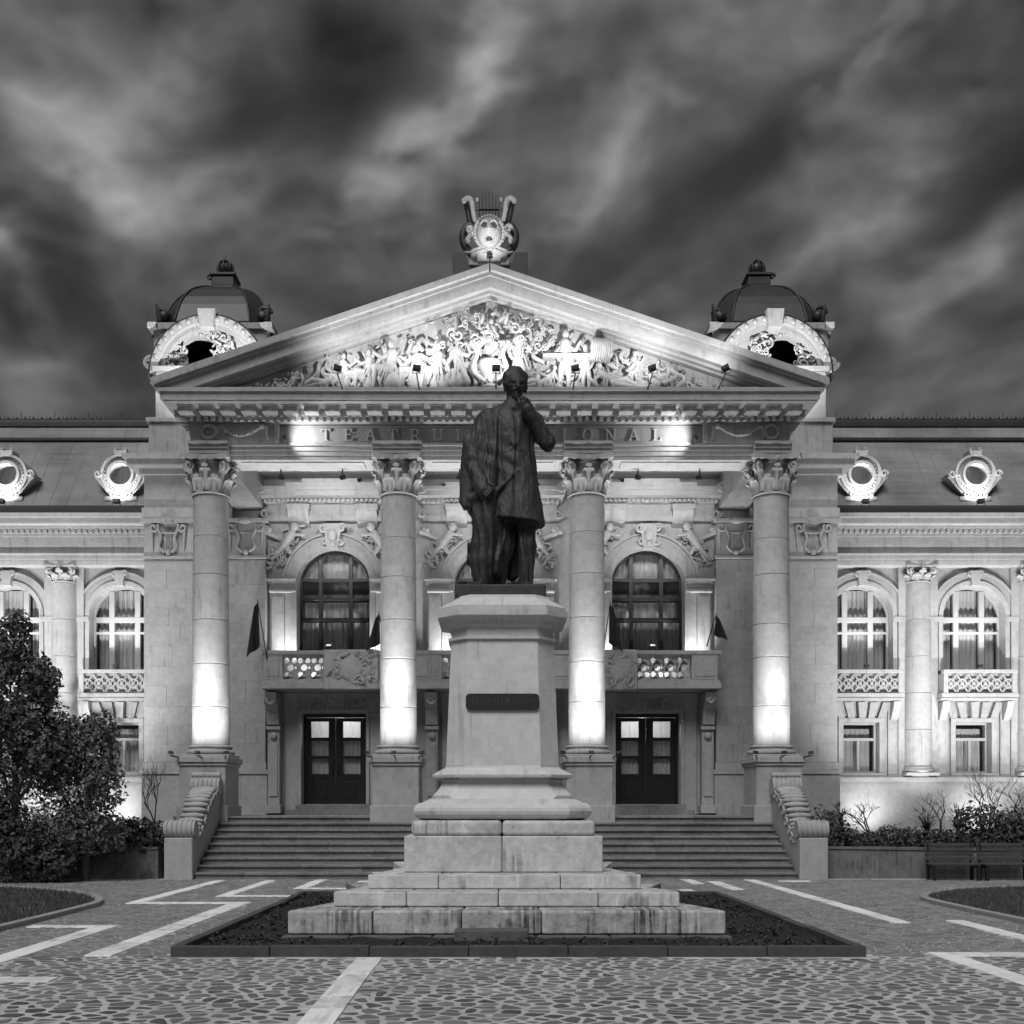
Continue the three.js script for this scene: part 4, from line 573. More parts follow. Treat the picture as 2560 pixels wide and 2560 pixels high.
// ---- body behind the portico
const bodyD = 33.2;
const winX = [-4.64, 0, 4.64];
{
  const holes = [], w = [[-10.2, .3], [10.2, .3], [10.2, 11.9], [-10.2, 11.9]];
  for (const x of winX) { holes.push(archShape(x, 6.26, 8.23, 1.07).reverse()); holes.push([[x - .95, 1.72], [x - .95, 4.42], [x + .95, 4.42], [x + .95, 1.72]]); }
  part('front_wall', prismZ(w, Z(33.75), Z(bodyD), holes), M.wall);
  part('body_wall', [bx(-10.2, -9.85, .3, 11.9, Z(45), Z(33.76)), bx(9.85, 10.2, .3, 11.9, Z(45), Z(33.76)), bx(-10.2, 10.2, .3, 11.9, Z(45.3), Z(45.0))], M.wall);
  // pilasters on the front wall, built of courses
  const rnd = rngOf(90);
  const pil = (x0, x1, d, relief, lab) => {
    const p = part('pilaster', bx(x0 + .02, x1 - .02, .5, 10.0, Z(bodyD) - .05, Z(d) - .02), M.wall); p.userData.label = lab;
    mesh('plinth', merge([rbx(x0 - .06, x1 + .06, .5, 2.6, Z(bodyD), Z(d) + .06, .015), rbx(x0 - .1, x1 + .1, 2.6, 2.72, Z(bodyD), Z(d) + .1, .015), rbx(x0 - .03, x1 + .03, 2.72, 2.95, Z(bodyD), Z(d) + .03, .02)]), M.stone, p);
    let y = 2.96, k = 0; while (y < 8.7) { const h = .52 + .1 * rnd(), y1 = y + h > 8.75 ? 8.9 : y + h; const c = k % 2 ? (x0 + x1) / 2 + (rnd() - .5) * .2 : null; const row = c ? [[x0, c - .003], [c + .003, x1]] : [[x0, x1]]; for (const [a, b] of row) mesh('stone_block', uvm(rbx(a, b, y + .0012, y1 - .0012, Z(bodyD) - .02, Z(d) + (rnd() - .5) * .004, .003)), M.wall, p); y = y1; k++; }
    const cx = (x0 + x1) / 2, z = Z(d) + .01, o = [rbx(x0 - .04, x1 + .04, 8.93, 9.02, Z(bodyD), z + .06, .015), bx(x0, x1, 9.02, 9.98, Z(bodyD), z), rbx(x0 - .1, x1 + .1, 9.98, 10.1, Z(bodyD), z + .12, .02)];
    for (const s of [-1, 1]) { o.push(tube([V(cx + s * .1, 9.12, z + .04), V(cx + s * .26, 9.28, z + .07), V(cx + s * .2, 9.55, z + .07), V(cx + s * .3, 9.82, z + .05)], .045, 12, 7)); o.push(scroll(cx + s * .42, 9.84, z + .06, .14, 1.3, s, .04, 'xy', s > 0 ? 2.4 : .7)); o.push(limb(V(cx + s * .48, 9.75, z + .03), V(cx + s * .46, 9.2, z + .02), .05, .025)); }
    for (const k of [-1, 0, 1]) o.push(limb(V(cx + k * .07, 9.2, z + .05), V(cx + k * .07, 9.75, z + .05), .014, .014)); o.push(limb(V(cx - .22, 9.68, z + .05), V(cx + .22, 9.68, z + .05), .03, .03), ball(cx, 9.12, z + .04, .09), ball(cx, 10.02, z + .14, .13, 1.5, .8, .7));
    mesh('lyre_capital', merge(o), relief, p);
  };
  pil(-10.2, -8.75, 32.95, M.carve, 'pale ashlar pilaster at the left corner of the theatre front'); pil(8.75, 10.2, 32.95, M.carve, 'pale ashlar pilaster at the right corner of the theatre front');
  pil(-7.75, -6.62, 32.9, M.carve, 'pilaster behind the leftmost portico column'); pil(6.62, 7.75, 32.9, M.carve, 'pilaster behind the rightmost portico column');
  // entablature of the body, outside the portico
  for (const s of [-1, 1]) part('body_entablature', [bx(s * 7.6, s * 10.24, 10.1, 10.42, Z(33.4), Z(32.85)), bx(s * 7.6, s * 10.2, 10.42, 11.4, Z(33.4), Z(32.95)), bx(s * 7.6, s * 10.3, 11.4, 11.56, Z(33.4), Z(32.8)), bx(s * 8.12, s * 10.55, 11.56, 11.74, Z(33.6), Z(32.45)), bx(s * 8.12, s * 10.65, 11.74, 11.86, Z(33.6), Z(32.3))], M.trim);
  // attic
  for (const s of [-1, 1]) { part('attic', [rbx(s * 8.1, s * 10.12, 11.905, 13.0, Z(37.5), Z(33.1), .03), rbx(s * 8.05, s * 10.18, 13.0, 13.14, Z(37.5), Z(33.02), .02)], M.trim); part('tower_base', [rbx(s * 7.0, s * 9.98, 13.14, 14.6, Z(37.4), Z(33.3), .03), rbx(s * 7.0, s * 10.06, 14.6, 14.74, Z(37.4), Z(33.22), .02)], M.trim); }
  part('main_roof', prismZ([[-9.9, 11.9], [9.9, 11.9], [8.5, 14.6], [-8.5, 14.6]], Z(45), Z(37.6)), M.roof);
  part('main_roof', prismZ([[-8, 11.91], [8, 11.91], [8, 12.6], [-8, 12.6]], Z(37.5), Z(33.77)), M.roof);
}
// ---- pediments over the inner windows, balconies, windows and doors of the portico
function gridWindow(parent, cx, y0, spring, r, d, o) { // arched window with bars, panes, curtain and a closed recess behind
  const z = Z(d), t = o.t ?? .07, w = part('window', archBand(cx, y0, spring, r - t, r + .02, z - .12, z), o.frame, parent);
  const yTop = (x) => spring + Math.sqrt(Math.max(0, (r - t) ** 2 - (x - cx) ** 2));
  for (const f of o.bars) mesh('mullion', uvm(rbx(cx + f * r - o.bw / 2, cx + f * r + o.bw / 2, y0, yTop(cx + f * r) + .01, z - .11, z + .02, .01)), o.frame, w);
  for (const [y, h] of o.rails) { const half = y > spring ? Math.sqrt(Math.max(.01, (r - t) ** 2 - (y - spring) ** 2)) : r - t; mesh('transom', uvm(rbx(cx - half, cx + half, y - h / 2, y + h / 2, z - .115, z + .025, .01)), o.frame, w); }
  mesh('sill_rail', uvm(rbx(cx - r, cx + r, y0, y0 + .08, z - .12, z + .03, .01)), o.frame, w);
  const xs = [-1, ...o.bars, 1].map((f) => cx + f * (r - .02)), ys = [y0 + .05, ...o.rails.map((q) => q[0])];
  for (let i = 0; i + 1 < xs.length; i++) for (let j = 0; j < ys.length; j++) { const a = xs[i], b = xs[i + 1], lo = ys[j], last = j === ys.length - 1; let P; if (!last) P = [[a, lo], [b, lo], [b, ys[j + 1]], [a, ys[j + 1]]]; else { P = [[a, lo], [b, lo]]; for (let k = 0; k <= 6; k++) { const x = b + (a - b) * k / 6; P.push([x, Math.max(lo + .01, yTop(x) + .02)]); } } const g = new THREE.ShapeGeometry(new THREE.Shape(P.map((p) => new THREE.Vector2(...p)))); g.translate(0, 0, z - .06 - .0005 * (i + j)); mesh('pane', uvm(g), M.glass, w); }
  // curtains with pleats
  for (const [a, b, c0, c1, m] of o.curtains) { const n = 40, g = new THREE.PlaneGeometry((b - a) * r, c1 - c0, n, 1), p = g.attributes.position; for (let i = 0; i < p.count; i++) p.setZ(i, .035 * Math.sin(p.getX(i) * 38 + a * 7) + .02 * Math.sin(p.getX(i) * 91)); g.computeVertexNormals(); g.translate(cx + (a + b) / 2 * r, (c0 + c1) / 2, z - .3); mesh('curtain', uvm(g), m, w); }
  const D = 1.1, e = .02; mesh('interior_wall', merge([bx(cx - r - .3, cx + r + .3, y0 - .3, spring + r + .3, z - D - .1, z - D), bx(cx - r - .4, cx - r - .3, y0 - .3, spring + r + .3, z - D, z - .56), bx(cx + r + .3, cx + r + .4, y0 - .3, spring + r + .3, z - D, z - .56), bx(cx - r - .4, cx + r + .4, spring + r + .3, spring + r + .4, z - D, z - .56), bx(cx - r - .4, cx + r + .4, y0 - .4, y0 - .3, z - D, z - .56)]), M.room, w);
  return w;
}
winX.forEach((x, i) => {
  const z0 = Z(bodyD), nm = ['left', 'middle', 'right'][i];
  const w = gridWindow(theatre, x, 6.26, 8.23, 1.07, 33.5, { frame: M.frameDark, bars: [-.42, .42], bw: .12, rails: [[7.25, .09], [7.85, .07], [8.42, .1]], curtains: [[-1, -.45, 6.26, 7.2, M.curtain], [-.4, .4, 6.26, 7.2, M.curtain], [.45, 1, 6.26, 7.2, M.curtain], [-.9, .9, 7.3, 7.8, M.curtain], [-.95, .95, 8.5, 9.25, M.curtain]] });
  w.userData.label = `${nm} tall arched window above the balcony with dark frame`;
  // stone surround
  const s = part('window_surround', [archBand(x, 6.1, 8.23, 1.075, 1.24, z0 - .1, z0 + .26), archBand(x, 8.2, 8.23, 1.24, 1.44, z0 - .05, z0 + .16), archBand(x, 8.2, 8.23, 1.44, 1.5, z0 - .05, z0 + .24), bx(x - 1.44, x - 1.245, 6.1, 7.95, z0 - .05, z0 + .12), bx(x + 1.245, x + 1.44, 6.1, 7.95, z0 - .05, z0 + .12)], M.trim);
  for (const q of [-1, 1]) mesh('jamb_pilaster', merge([bx(x + q * 1.46, x + q * 1.86, 6.1, 7.95, z0 - .02, z0 + .14), bx(x + q * 1.5, x + q * 1.82, 6.3, 7.85, z0 + .1, z0 + .165)]), M.stone, s);
  for (const q of [-1, 1]) mesh('impost', merge([rbx(x + q * 1.08, x + q * 1.95, 8.3, 8.36, z0 - .02, z0 + .36, .01), rbx(x + q * 1.12, x + q * 1.9, 8.2, 8.3, z0 - .02, z0 + .3, .02), rbx(x + q * 1.1, x + q * 1.88, 7.96, 8.05, z0 - .02, z0 + .32, .02), bx(x + q * 1.12, x + q * 1.86, 8.05, 8.2, z0 - .02, z0 + .24)]), M.trim, s);
  const key = [prismZ([[x - .17, 9.25], [x + .17, 9.25], [x + .27, 9.95], [x - .27, 9.95]], z0, z0 + .4), ball(x, 9.6, z0 + .42, .15, 1, 1.25, .7), ball(x, 9.36, z0 + .4, .09)]; for (const q of [-1, 1]) key.push(scroll(x + q * .27, 9.82, z0 + .38, .13, 1.3, q, .045), scroll(x + q * .22, 9.42, z0 + .36, .1, 1.2, -q, .04));
  mesh('keystone', merge(key), M.carve, s);
  for (const q of [-1, 1]) { // spandrel carving: child with a horn of fruit
    const rnd = rngOf(300 + i * 2 + q), c = foliage(rnd, 42, (r) => { const t = r(), a = .28 + t * .75; return [x + q * Math.cos(a) * (1.62 + r() * .5), 8.23 + Math.sin(a) * (1.62 + r() * .42), z0 + .05]; }, .11, .2);
    c.push(ball(x + q * 1.12, 9.86, z0 + .28, .14), limb(V(x + q * 1.2, 9.7, z0 + .24), V(x + q * 1.42, 9.36, z0 + .22), .13, .14), limb(V(x + q * 1.4, 9.35, z0 + .22), V(x + q * 1.25, 9.12, z0 + .3), .1, .06), limb(V(x + q * 1.45, 9.34, z0 + .22), V(x + q * 1.75, 9.0, z0 + .2), .1, .05), limb(V(x + q * 1.15, 9.66, z0 + .3), V(x + q * .85, 9.62, z0 + .34), .05, .04), limb(V(x + q * 1.6, 9.55, z0 + .2), V(x + q * 1.95, 9.75, z0 + .2), .05, .12), ball(x + q * 1.95, 9.84, z0 + .22, .11), ball(x + q * 2.05, 9.75, z0 + .24, .09), ball(x + q * 1.86, 9.8, z0 + .28, .08));
    mesh('spandrel_carving', merge(c), M.carve, s);
  }
  // entablature over the window
  const e = part('window_cornice', [bx(x - 2.0, x + 2.0, 10.05, 10.2, z0 - .02, z0 + .3), bx(x - 1.95, x + 1.95, 10.2, 10.55, z0 - .02, z0 + .22), bx(x - 2.02, x + 2.02, 10.55, 10.64, z0 - .02, z0 + .42), bx(x - 2.12, x + 2.12, 10.66, 10.8, z0 - .02, z0 + .8), bx(x - 2.18, x + 2.18, 10.8, 10.9, z0 - .02, z0 + .9), bx(x - 1.3, x + 1.3, 10.9, 11.0, z0 - .02, z0 + .94), bx(x - .8, x + .8, 11.0, 11.1, z0 - .02, z0 + .96)], M.trim);
  const dg = uvm(bx(-.035, .035, 0, .085, 0, .1)); for (let k = 0; k < 30; k++) mesh('dentil', dg, M.trim, e, [x - 1.95 + k * 3.9 / 29, 10.555, z0 + .42]);
  for (const q of [-1, 1]) { mesh('bracket', merge([prismX([[z0, 10.5], [z0 + .5, 10.5], [z0 + .46, 10.3], [z0 + .3, 10.05], [z0, 9.9]], x + q * 1.0 - .3, x + q * 1.0 + .3), rbx(x + q - .34, x + q + .34, 10.36, 10.5, z0, z0 + .54, .02)]), M.trim, e); mesh('end_scroll', merge([scroll(x + q * 2.05, 10.86, z0 + .86, .16, 1.4, q, .05), scroll(x + q * 2.0, 10.25, z0 + .3, .14, 1.3, -q, .045), ball(x + q * 2.1, 11.0, z0 + .85, .1)]), M.carve, e); }
  // door
  const D = part('door', [bx(x - .95, x - .87, 1.72, 4.42, z0 - .42, z0 - .28), bx(x + .87, x + .95, 1.72, 4.42, z0 - .42, z0 - .28), bx(x - .87, x + .87, 4.32, 4.42, z0 - .42, z0 - .28)], M.door);
  D.userData.label = `${nm} black double door under the balcony`;
  for (const q of [-1, 1]) {
    const a = x + (q < 0 ? -.865 : .005), b = x + (q < 0 ? -.005 : .865), ya = [2.58, 3.1, 3.62, 4.24], rails = [bx(a, a + (q < 0 ? .13 : .21), 1.73, 4.31, z0 - .4, z0 - .33), bx(b - (q < 0 ? .21 : .13), b, 1.73, 4.31, z0 - .4, z0 - .33), bx(a + .1, b - .1, 1.73, 2.62, z0 - .39, z0 - .345), bx(a + .05, b - .05, 2.52, 2.63, z0 - .4, z0 - .335), bx(a + .05, b - .05, 3.08, 3.17, z0 - .4, z0 - .335), bx(a + .05, b - .05, 3.62, 3.72, z0 - .4, z0 - .335), bx(a + .05, b - .05, 4.2, 4.31, z0 - .4, z0 - .335), rbx(a + .26, b - .26, 1.9, 2.4, z0 - .35, z0 - .325, .01)];
    const leaf = mesh('door_leaf', merge(rails), M.door, D);
    for (let k = 0; k < 3; k++) { const lo = [2.62, 3.16, 3.71][k], hi = [3.09, 3.63, 4.21][k]; mesh('pane', uvm(bx(a + .11, b - .11, lo, hi, z0 - .367, z0 - .361)), M.glass, D); }
    mesh('door_handle', merge([limb(V(x + q * .1, 2.62, z0 - .29), V(x + q * .1, 2.95, z0 - .29), .018, .018), bx(x + q * .1 - .012, x + q * .1 + .012, 2.64, 2.67, z0 - .34, z0 - .29), bx(x + q * .1 - .012, x + q * .1 + .012, 2.9, 2.93, z0 - .34, z0 - .29)]), M.iron, D);
    const cg = new THREE.PlaneGeometry(.7, 1.1, 30, 1), p = cg.attributes.position; for (let k = 0; k < p.count; k++) p.setZ(k, .02 * Math.sin(p.getX(k) * 50)); cg.computeVertexNormals(); cg.translate((a + b) / 2, 3.13, z0 - .47); mesh('curtain', uvm(cg), M.curtain, D);
  }
  mesh('vestibule', merge([bx(x - 1.2, x + 1.2, 1.4, 4.9, z0 - 2.5, z0 - 2.4), bx(x - 1.25, x - 1.15, 1.4, 4.9, z0 - 2.4, z0 - .56), bx(x + 1.15, x + 1.25, 1.4, 4.9, z0 - 2.4, z0 - .56), bx(x - 1.2, x + 1.2, 4.8, 4.9, z0 - 2.4, z0 - .56), bx(x - 1.2, x + 1.2, 1.4, 1.7, z0 - 2.4, z0 - .3)]), M.curtain, D);
  const dn = part('door_surround', [rbx(x - 1.45, x - .96, 1.42, 4.45, z0 - .02, z0 + .1, .02), rbx(x + .96, x + 1.45, 1.42, 4.45, z0 - .02, z0 + .1, .02), bx(x - 1.45, x + 1.45, 4.45, 5.0, z0 - .02, z0 + .12), bx(x - 1.05, x - .96, 1.72, 4.45, z0 + .1, z0 + .18), bx(x + .96, x + 1.05, 1.72, 4.45, z0 + .1, z0 + .18), bx(x - 1.05, x + 1.05, 4.42, 4.52, z0 + .12, z0 + .19)], M.wall);
  mesh('door_step', merge([rbx(x - 1.3, x + 1.3, FL - .02, 1.57, z0 - .3, z0 + .62, .015), rbx(x - 1.1, x + 1.1, 1.565, 1.715, z0 - .3, z0 + .32, .015)]), M.step, dn);
  for (const q of [-1, 1]) mesh('console_pilaster', merge([rbx(x + q * 1.5, x + q * 1.95, 1.45, 1.7, z0, z0 + .5, .02), rbx(x + q * 1.55, x + q * 1.9, 1.7, 3.9, z0, z0 + .38, .015), rbx(x + q * 1.6, x + q * 1.85, 1.95, 3.5, z0 + .36, z0 + .42, .02), rbx(x + q * 1.52, x + q * 1.93, 3.9, 4.02, z0, z0 + .46, .015), prismX([[z0, 4.95], [z0 + .95, 4.95], [z0 + .9, 4.7], [z0 + .6, 4.45], [z0 + .5, 4.05], [z0, 4.02]], x + q * 1.55, x + q * 1.9), ball(x + q * 1.72, 3.72, z0 + .42, .11, 1, 1, .6), scroll(x + q * 1.72, 4.72, z0 + .92, .12, 1.3, q, .04)]), M.wall, dn);
  mesh('overdoor_carving', merge(foliage(rngOf(400 + i), 40, (r) => [x + (r() - .5) * 1.9, 4.68 + (r() - .5) * .32, z0 + .13], .11, .07)), M.carve, dn);
});
{ // long balcony with pierced panels
  const d = 32.05, z = Z(d), zi = Z(32.2), b = part('balcony', [rbx(-6.55, 6.6, 5.02, 5.22, Z(33.19), z + .06, .02), rbx(-6.5, 6.55, 5.22, 5.3, Z(33.19), z, .01), rbx(-6.55, 6.6, 6.0, 6.12, zi - .12, z + .05, .02)], M.wall);
  const piers = [[-6.5, -5.95], [-3.2, -1.7], [1.75, 3.2], [5.75, 6.5], [-1.7, -1.4], [1.45, 1.75]];
  piers.forEach(([x0, x1]) => mesh('balcony_pier', merge([rbx(x0, x1, 5.29, 6.02, zi - .1, z + .01, .015), rbx(x0 + .1, x1 - .1, 5.38, 5.92, z, z + .035, .01)]), M.wall, b));
  const carved = [[-4.78, -3.2], [3.2, 4.2]];
  carved.forEach(([x0, x1], k) => { const rnd = rngOf(500 + k); const m = mesh('carved_shield', merge([rbx(x0, x1, 4.98, 6.14, z - .12, z + .12, .06), ...foliage(rnd, 40, (r) => [x0 + .15 + r() * (x1 - x0 - .3), 5.15 + r() * .85, z + .1], .13, .06), ball((x0 + x1) / 2, 5.6, z + .12, .34, 1.1, 1.1, .25)]), M.carve, b); });
  const pierced = [[-5.95, -4.78], [4.2, 5.75], [-1.4, 1.45]];
  pierced.forEach(([x0, x1]) => {
    const n = Math.round((x1 - x0) / .4), w = (x1 - x0) / n, cy = 5.65;
    for (let k = 0; k < n; k++) { const c = x0 + (k + .5) * w, g = []; const holes = [arcPts(c, cy, .1, 0, 6.28, 12).slice(0, -1).reverse()]; for (const [sx, sy] of [[-1, -1], [1, -1], [1, 1], [-1, 1]]) { const hx = c + sx * w * .27, hy = cy + sy * .2; holes.push(arcPts(hx, hy, .085, .3, 6.583, 8).slice(0, -1).reverse()); } for (const sy of [-1, 1]) holes.push(arcPts(c, cy + sy * .235, .055, 0, 6.283, 6).slice(0, -1).reverse()); for (const sx of [-1, 1]) holes.push(arcPts(c + sx * w * .4, cy, .05, 0, 6.283, 6).slice(0, -1).reverse());
      mesh('pierced_panel', uvm(prismZ([[x0 + k * w + .002, 5.29], [x0 + (k + 1) * w - .002, 5.29], [x0 + (k + 1) * w - .002, 6.01], [x0 + k * w + .002, 6.01]], zi - .04, zi + .04, holes)), M.wall, b); }
  });
}

// ---- wings
const wingD = 35.5;
function wing(s) {
  const side = s < 0 ? 'left' : 'right', x = (a) => s * a, xi = 10.2, xo = 21.5, cs = [11.7, 15.25, 18.8], cols = [13.47, 17.03, 20.6], zw = Z(wingD);
  const holes = []; for (const c of cs) { holes.push(archShape(x(c), 5.95, 7.68, .98).reverse()); holes.push([[x(c) - .56, 2.72], [x(c) - .56, 4.32], [x(c) + .56, 4.32], [x(c) + .56, 2.72]]); }
  const x0 = Math.min(x(xi), x(xo)), x1 = Math.max(x(xi), x(xo));
  const wall = part('wing_wall', prismZ([[x0, .3], [x1, .3], [x1, 9.4], [x0, 9.4]], zw - .55, zw, holes), M.stone); wall.userData.label = `floodlit wall of the ${side} wing`;
  part('wing_end_wall', [bx(x(xo) - .3, x(xo) + .05, .3, 10.4, Z(45), zw - .56), bx(x0, x1, .3, 10.4, Z(45.3), Z(45.0))], M.wall);
  part('wing_plinth', [bx(x0, x1, .3, 2.45, zw + .002, zw + .34), rbx(x0, x1, 2.45, 2.58, zw + .002, zw + .44, .02), bx(x0, x1, 2.58, 2.63, zw + .002, zw + .3)], M.trim);
  // entablature
  part('wing_entablature', [bx(x0, x1, 9.2, 9.36, zw - .1, zw + .52), bx(x0, x1, 9.363, 9.5, zw - .1, zw + .56), bx(x0, x1, 9.503, 9.55, zw - .1, zw + .64), bx(x0, x1, 9.553, 10.08, zw - .3, zw + .5), bx(x0, x1, 10.083, 10.16, zw - .3, zw + .6)], M.trim);
  const cor = part('wing_cornice', [bx(x0, x1, 10.3, 10.36, zw - .3, zw + .78), bx(x0, x1, 10.363, 10.53, zw - .3, zw + 1.08), bx(x0, x1, 10.533, 10.66, zw - .3, zw + 1.2), bx(x0, x1, 10.163, 10.297, zw - .3, zw + .62)], M.trim);
  const dg = uvm(bx(-.05, .05, 0, .12, 0, .1)); for (let k = 0; k < 64; k++) mesh('dentil', dg, M.trim, cor, [x(xi + .1 + k * .178), 10.168, zw + .62]);
  part('gutter', [bx(x0, x1, 10.663, 10.86, zw - .3, zw + 1.12), bx(x0, x1, 10.86, 10.9, zw + 1.04, zw + 1.14)], M.gutter);
  // roof
  const yr0 = 10.8, yr1 = 14.4, zr0 = zw + .95, zr1 = zw - 1.9;
  const rf = part('wing_roof', prismX([[zr0, yr0], [zr1, yr1], [Z(44), yr1 + .2], [Z(45), yr0]], x0, x1), M.roof);
  const nseam = 21; for (let k = 0; k < nseam; k++) { const q = x0 + .3 + k * (x1 - x0 - .6) / (nseam - 1), g = bx(-.006, .006, 0, .008, -Math.hypot(yr1 - yr0, zr0 - zr1), 0); const m = mesh('standing_seam', uvm(g), M.roof, rf, [q, yr0 + .002, zr0]); m.rotation.x = Math.atan2(yr1 - yr0, zr0 - zr1); }
  mesh('ridge', merge([rbx(x0, x1, yr1 - .12, yr1 + .12, zr1 - .2, zr1 + .14, .05), bx(x0, x1, yr1 + .12, yr1 + .2, zr1 - .12, zr1 + .04), rbx(x0, x1, yr1 - .75, yr1 - .62, zr1 + .45, zr1 + .68, .04)]), M.leadAndShade, rf);
  const crest = []; for (let k = 0; k < 40; k++) { const q = x0 + .2 + k * (x1 - x0 - .4) / 39; crest.push(limb(V(q, yr1 + .2, zr1 - .04), V(q, yr1 + .34 + (k % 4 ? 0 : .12), zr1 - .04), .018, .008), ball(q + .13, yr1 + .25, zr1 - .04, .05, 1, 1, .4)); } mesh('ridge_cresting', merge(crest), M.leadAndShade, rf);
  // round dormers
  cs.forEach((c0, k) => {
    const c = x(c0 - .19), y = 11.98, z = zw + .6, ring = (r0, r1, z0, z1) => prismZ(arcPts(c, y, r1, 0, 6.2832, 36).slice(0, -1), z0, z1, [arcPts(c, y, r0, 0, 6.2832, 28).slice(0, -1).reverse()]);
    const g = [ring(.34, .42, z - .5, z + .16), ring(.42, .58, z - 1.6, z + .04), ring(.56, .64, z - 1.6, z + .1)]; for (const q of [-1, 1]) { g.push(prismZ([[c + q * .58, y + .16], [c + q * .86, y + .03], [c + q * .74, y - .1], [c + q * .35, y - .56], [c + q * .3, y - .5]], z - .5, z + .06), scroll(c + q * .72, y + .03, z + .08, .12, 1.2, q, .04), scroll(c + q * .25, y - .62, z + .06, .12, 1.3, -q, .04), limb(V(c + q * .8, y - .08, z + .02), V(c + q * .3, y - .66, z + .02), .05, .04)); } g.push(prismZ([[c - .16, y + .56], [c + .16, y + .56], [c + .2, y + .76], [c, y + .72], [c - .2, y + .76]], z - .4, z + .14), ball(c - .14, y + .78, z + .06, .07), ball(c + .14, y + .78, z + .06, .07), rbx(c - .5, c + .5, y - .82, y - .68, z - .5, z + .1, .02));
    const ring2 = []; for (let q = 0; q < 30; q++) { const a = q / 30 * 6.2832; ring2.push(ball(c + Math.cos(a) * .5, y + Math.sin(a) * .5, z + .05, .032)); } g.push(...ring2);
    const dm = part('round_dormer', g, M.carve); dm.userData.label = `round dormer ${['nearest the tower', 'second from the tower', 'third from the tower'][k]} on the ${side} wing roof`;
    mesh('pane', uvm(new THREE.CircleGeometry(.35, 24).translate(c, y, z - .1)), M.glass, dm); mesh('curtain', uvm(new THREE.CircleGeometry(.36, 24).translate(c, y, z - .3)), M.curtain, dm);
    mesh('dormer_cheek', uvm((() => { const q = new THREE.CylinderGeometry(.62, .62, 1.5, 24, 1, true); q.rotateX(Math.PI / 2); q.translate(c, y, z - .8); return q; })()), M.roof, dm);
  });
  // half columns
  cols.forEach((c0, k) => {
    const c = part('wing_column', lathe([[.001, 2.6], [.38, 2.6], [.34, 8.8], [.001, 8.8]], 20), M.stone); c.position.set(x(c0), 0, zw + .12);
    c.userData.label = `half column ${k + 1} of the ${side} wing counted from the portico`;
    mesh('base', merge([rbx(-.52, .52, 2.63, 2.72, -.1, .5, .01), lathe([[.001, 2.72], [.49, 2.72], [.51, 2.77], [.49, 2.82], [.45, 2.84], [.47, 2.88], [.45, 2.92], [.001, 2.92]], 28)]), M.trim, c);
    for (let q = 0; q < 5; q++) { const rf2 = (y) => .435 - .06 * ((y - 2.9) / 5.8) ** 1.6; mesh('drum', uvm(drumG(2.92 + q * 1.152 + .003, 2.92 + (q + 1) * 1.152 - .003, rf2)), M.trim, c); }
    mesh('capital', capSmall, M.carve, c, [0, 8.68, 0]);
    mesh('backing_pilaster', merge([bx(-.62, .62, 2.63, 9.2, -.16, .06)]), M.stone, c);
  });
  // bays
  cs.forEach((c0, k) => {
    const c = x(c0), nm = `${['nearest', 'second', 'third'][k]}`;
    const w = gridWindow(theatre, c, 5.95, 7.68, .98, wingD + .28, { frame: M.frameLight, t: .05, bars: [-.42, .42], bw: .17, rails: [[7.2, .07], [7.62, .16]], curtains: [[-.95, -.5, 5.95, 8.5, M.curtain], [-.4, .4, 5.95, 8.6, k === 0 ? M.curtain : M.curtain], [.5, .95, 5.95, 8.5, M.curtain]] });
    w.userData.label = `arched upper window of the ${side} wing, ${nm} to the portico`;
    part('wing_arch', [archBand(c, 5.95, 7.68, .985, 1.12, zw - .02, zw + .16), archBand(c, 7.66, 7.68, 1.12, 1.34, zw - .02, zw + .1), archBand(c, 7.66, 7.68, 1.34, 1.4, zw - .02, zw + .16), bx(c - 1.36, c - 1.125, 5.9, 7.5, zw - .02, zw + .07), bx(c + 1.125, c + 1.36, 5.9, 7.5, zw - .02, zw + .07), rbx(c - 1.42, c - 1.0, 7.5, 7.66, zw - .02, zw + .2, .02), rbx(c + 1.0, c + 1.42, 7.5, 7.66, zw - .02, zw + .2, .02), prismZ([[c - .12, 8.62], [c + .12, 8.62], [c + .17, 9.08], [c - .17, 9.08]], zw, zw + .28), scroll(c - .15, 9.0, zw + .24, .1, 1.2, -1, .04), scroll(c + .15, 9.0, zw + .24, .1, 1.2, 1, .04)], M.trim);
    const b = part('wing_balcony', [rbx(c - 1.2, c + 1.2, 5.08, 5.2, zw, zw + .62, .02), rbx(c - 1.16, c + 1.16, 5.82, 5.93, zw + .4, zw + .64, .015), bx(c - 1.14, c - 1.0, 5.2, 5.82, zw, zw + .6), bx(c + 1.0, c + 1.14, 5.2, 5.82, zw, zw + .6)], M.trim);
    const lat = []; for (let q = 0; q < 6; q++) { const a = c - .9 + q * .36, cy = 5.51; const t1 = new THREE.TorusGeometry(.13, .028, 6, 14); t1.translate(a, cy, zw + .53); lat.push(t1, limb(V(a - .17, cy - .28, zw + .53), V(a + .17, cy + .28, zw + .53), .028, .028, 6), limb(V(a + .17, cy - .28, zw + .53), V(a - .17, cy + .28, zw + .53), .028, .028, 6), ball(a, cy, zw + .53, .06), ball(a + .18, cy, zw + .53, .045)); } mesh('lattice', merge(lat), M.trim, b);
    mesh('balcony_back', merge([bx(c - 1.0, c + 1.0, 5.2, 5.82, zw + .4, zw + .44)]), M.wall, b);
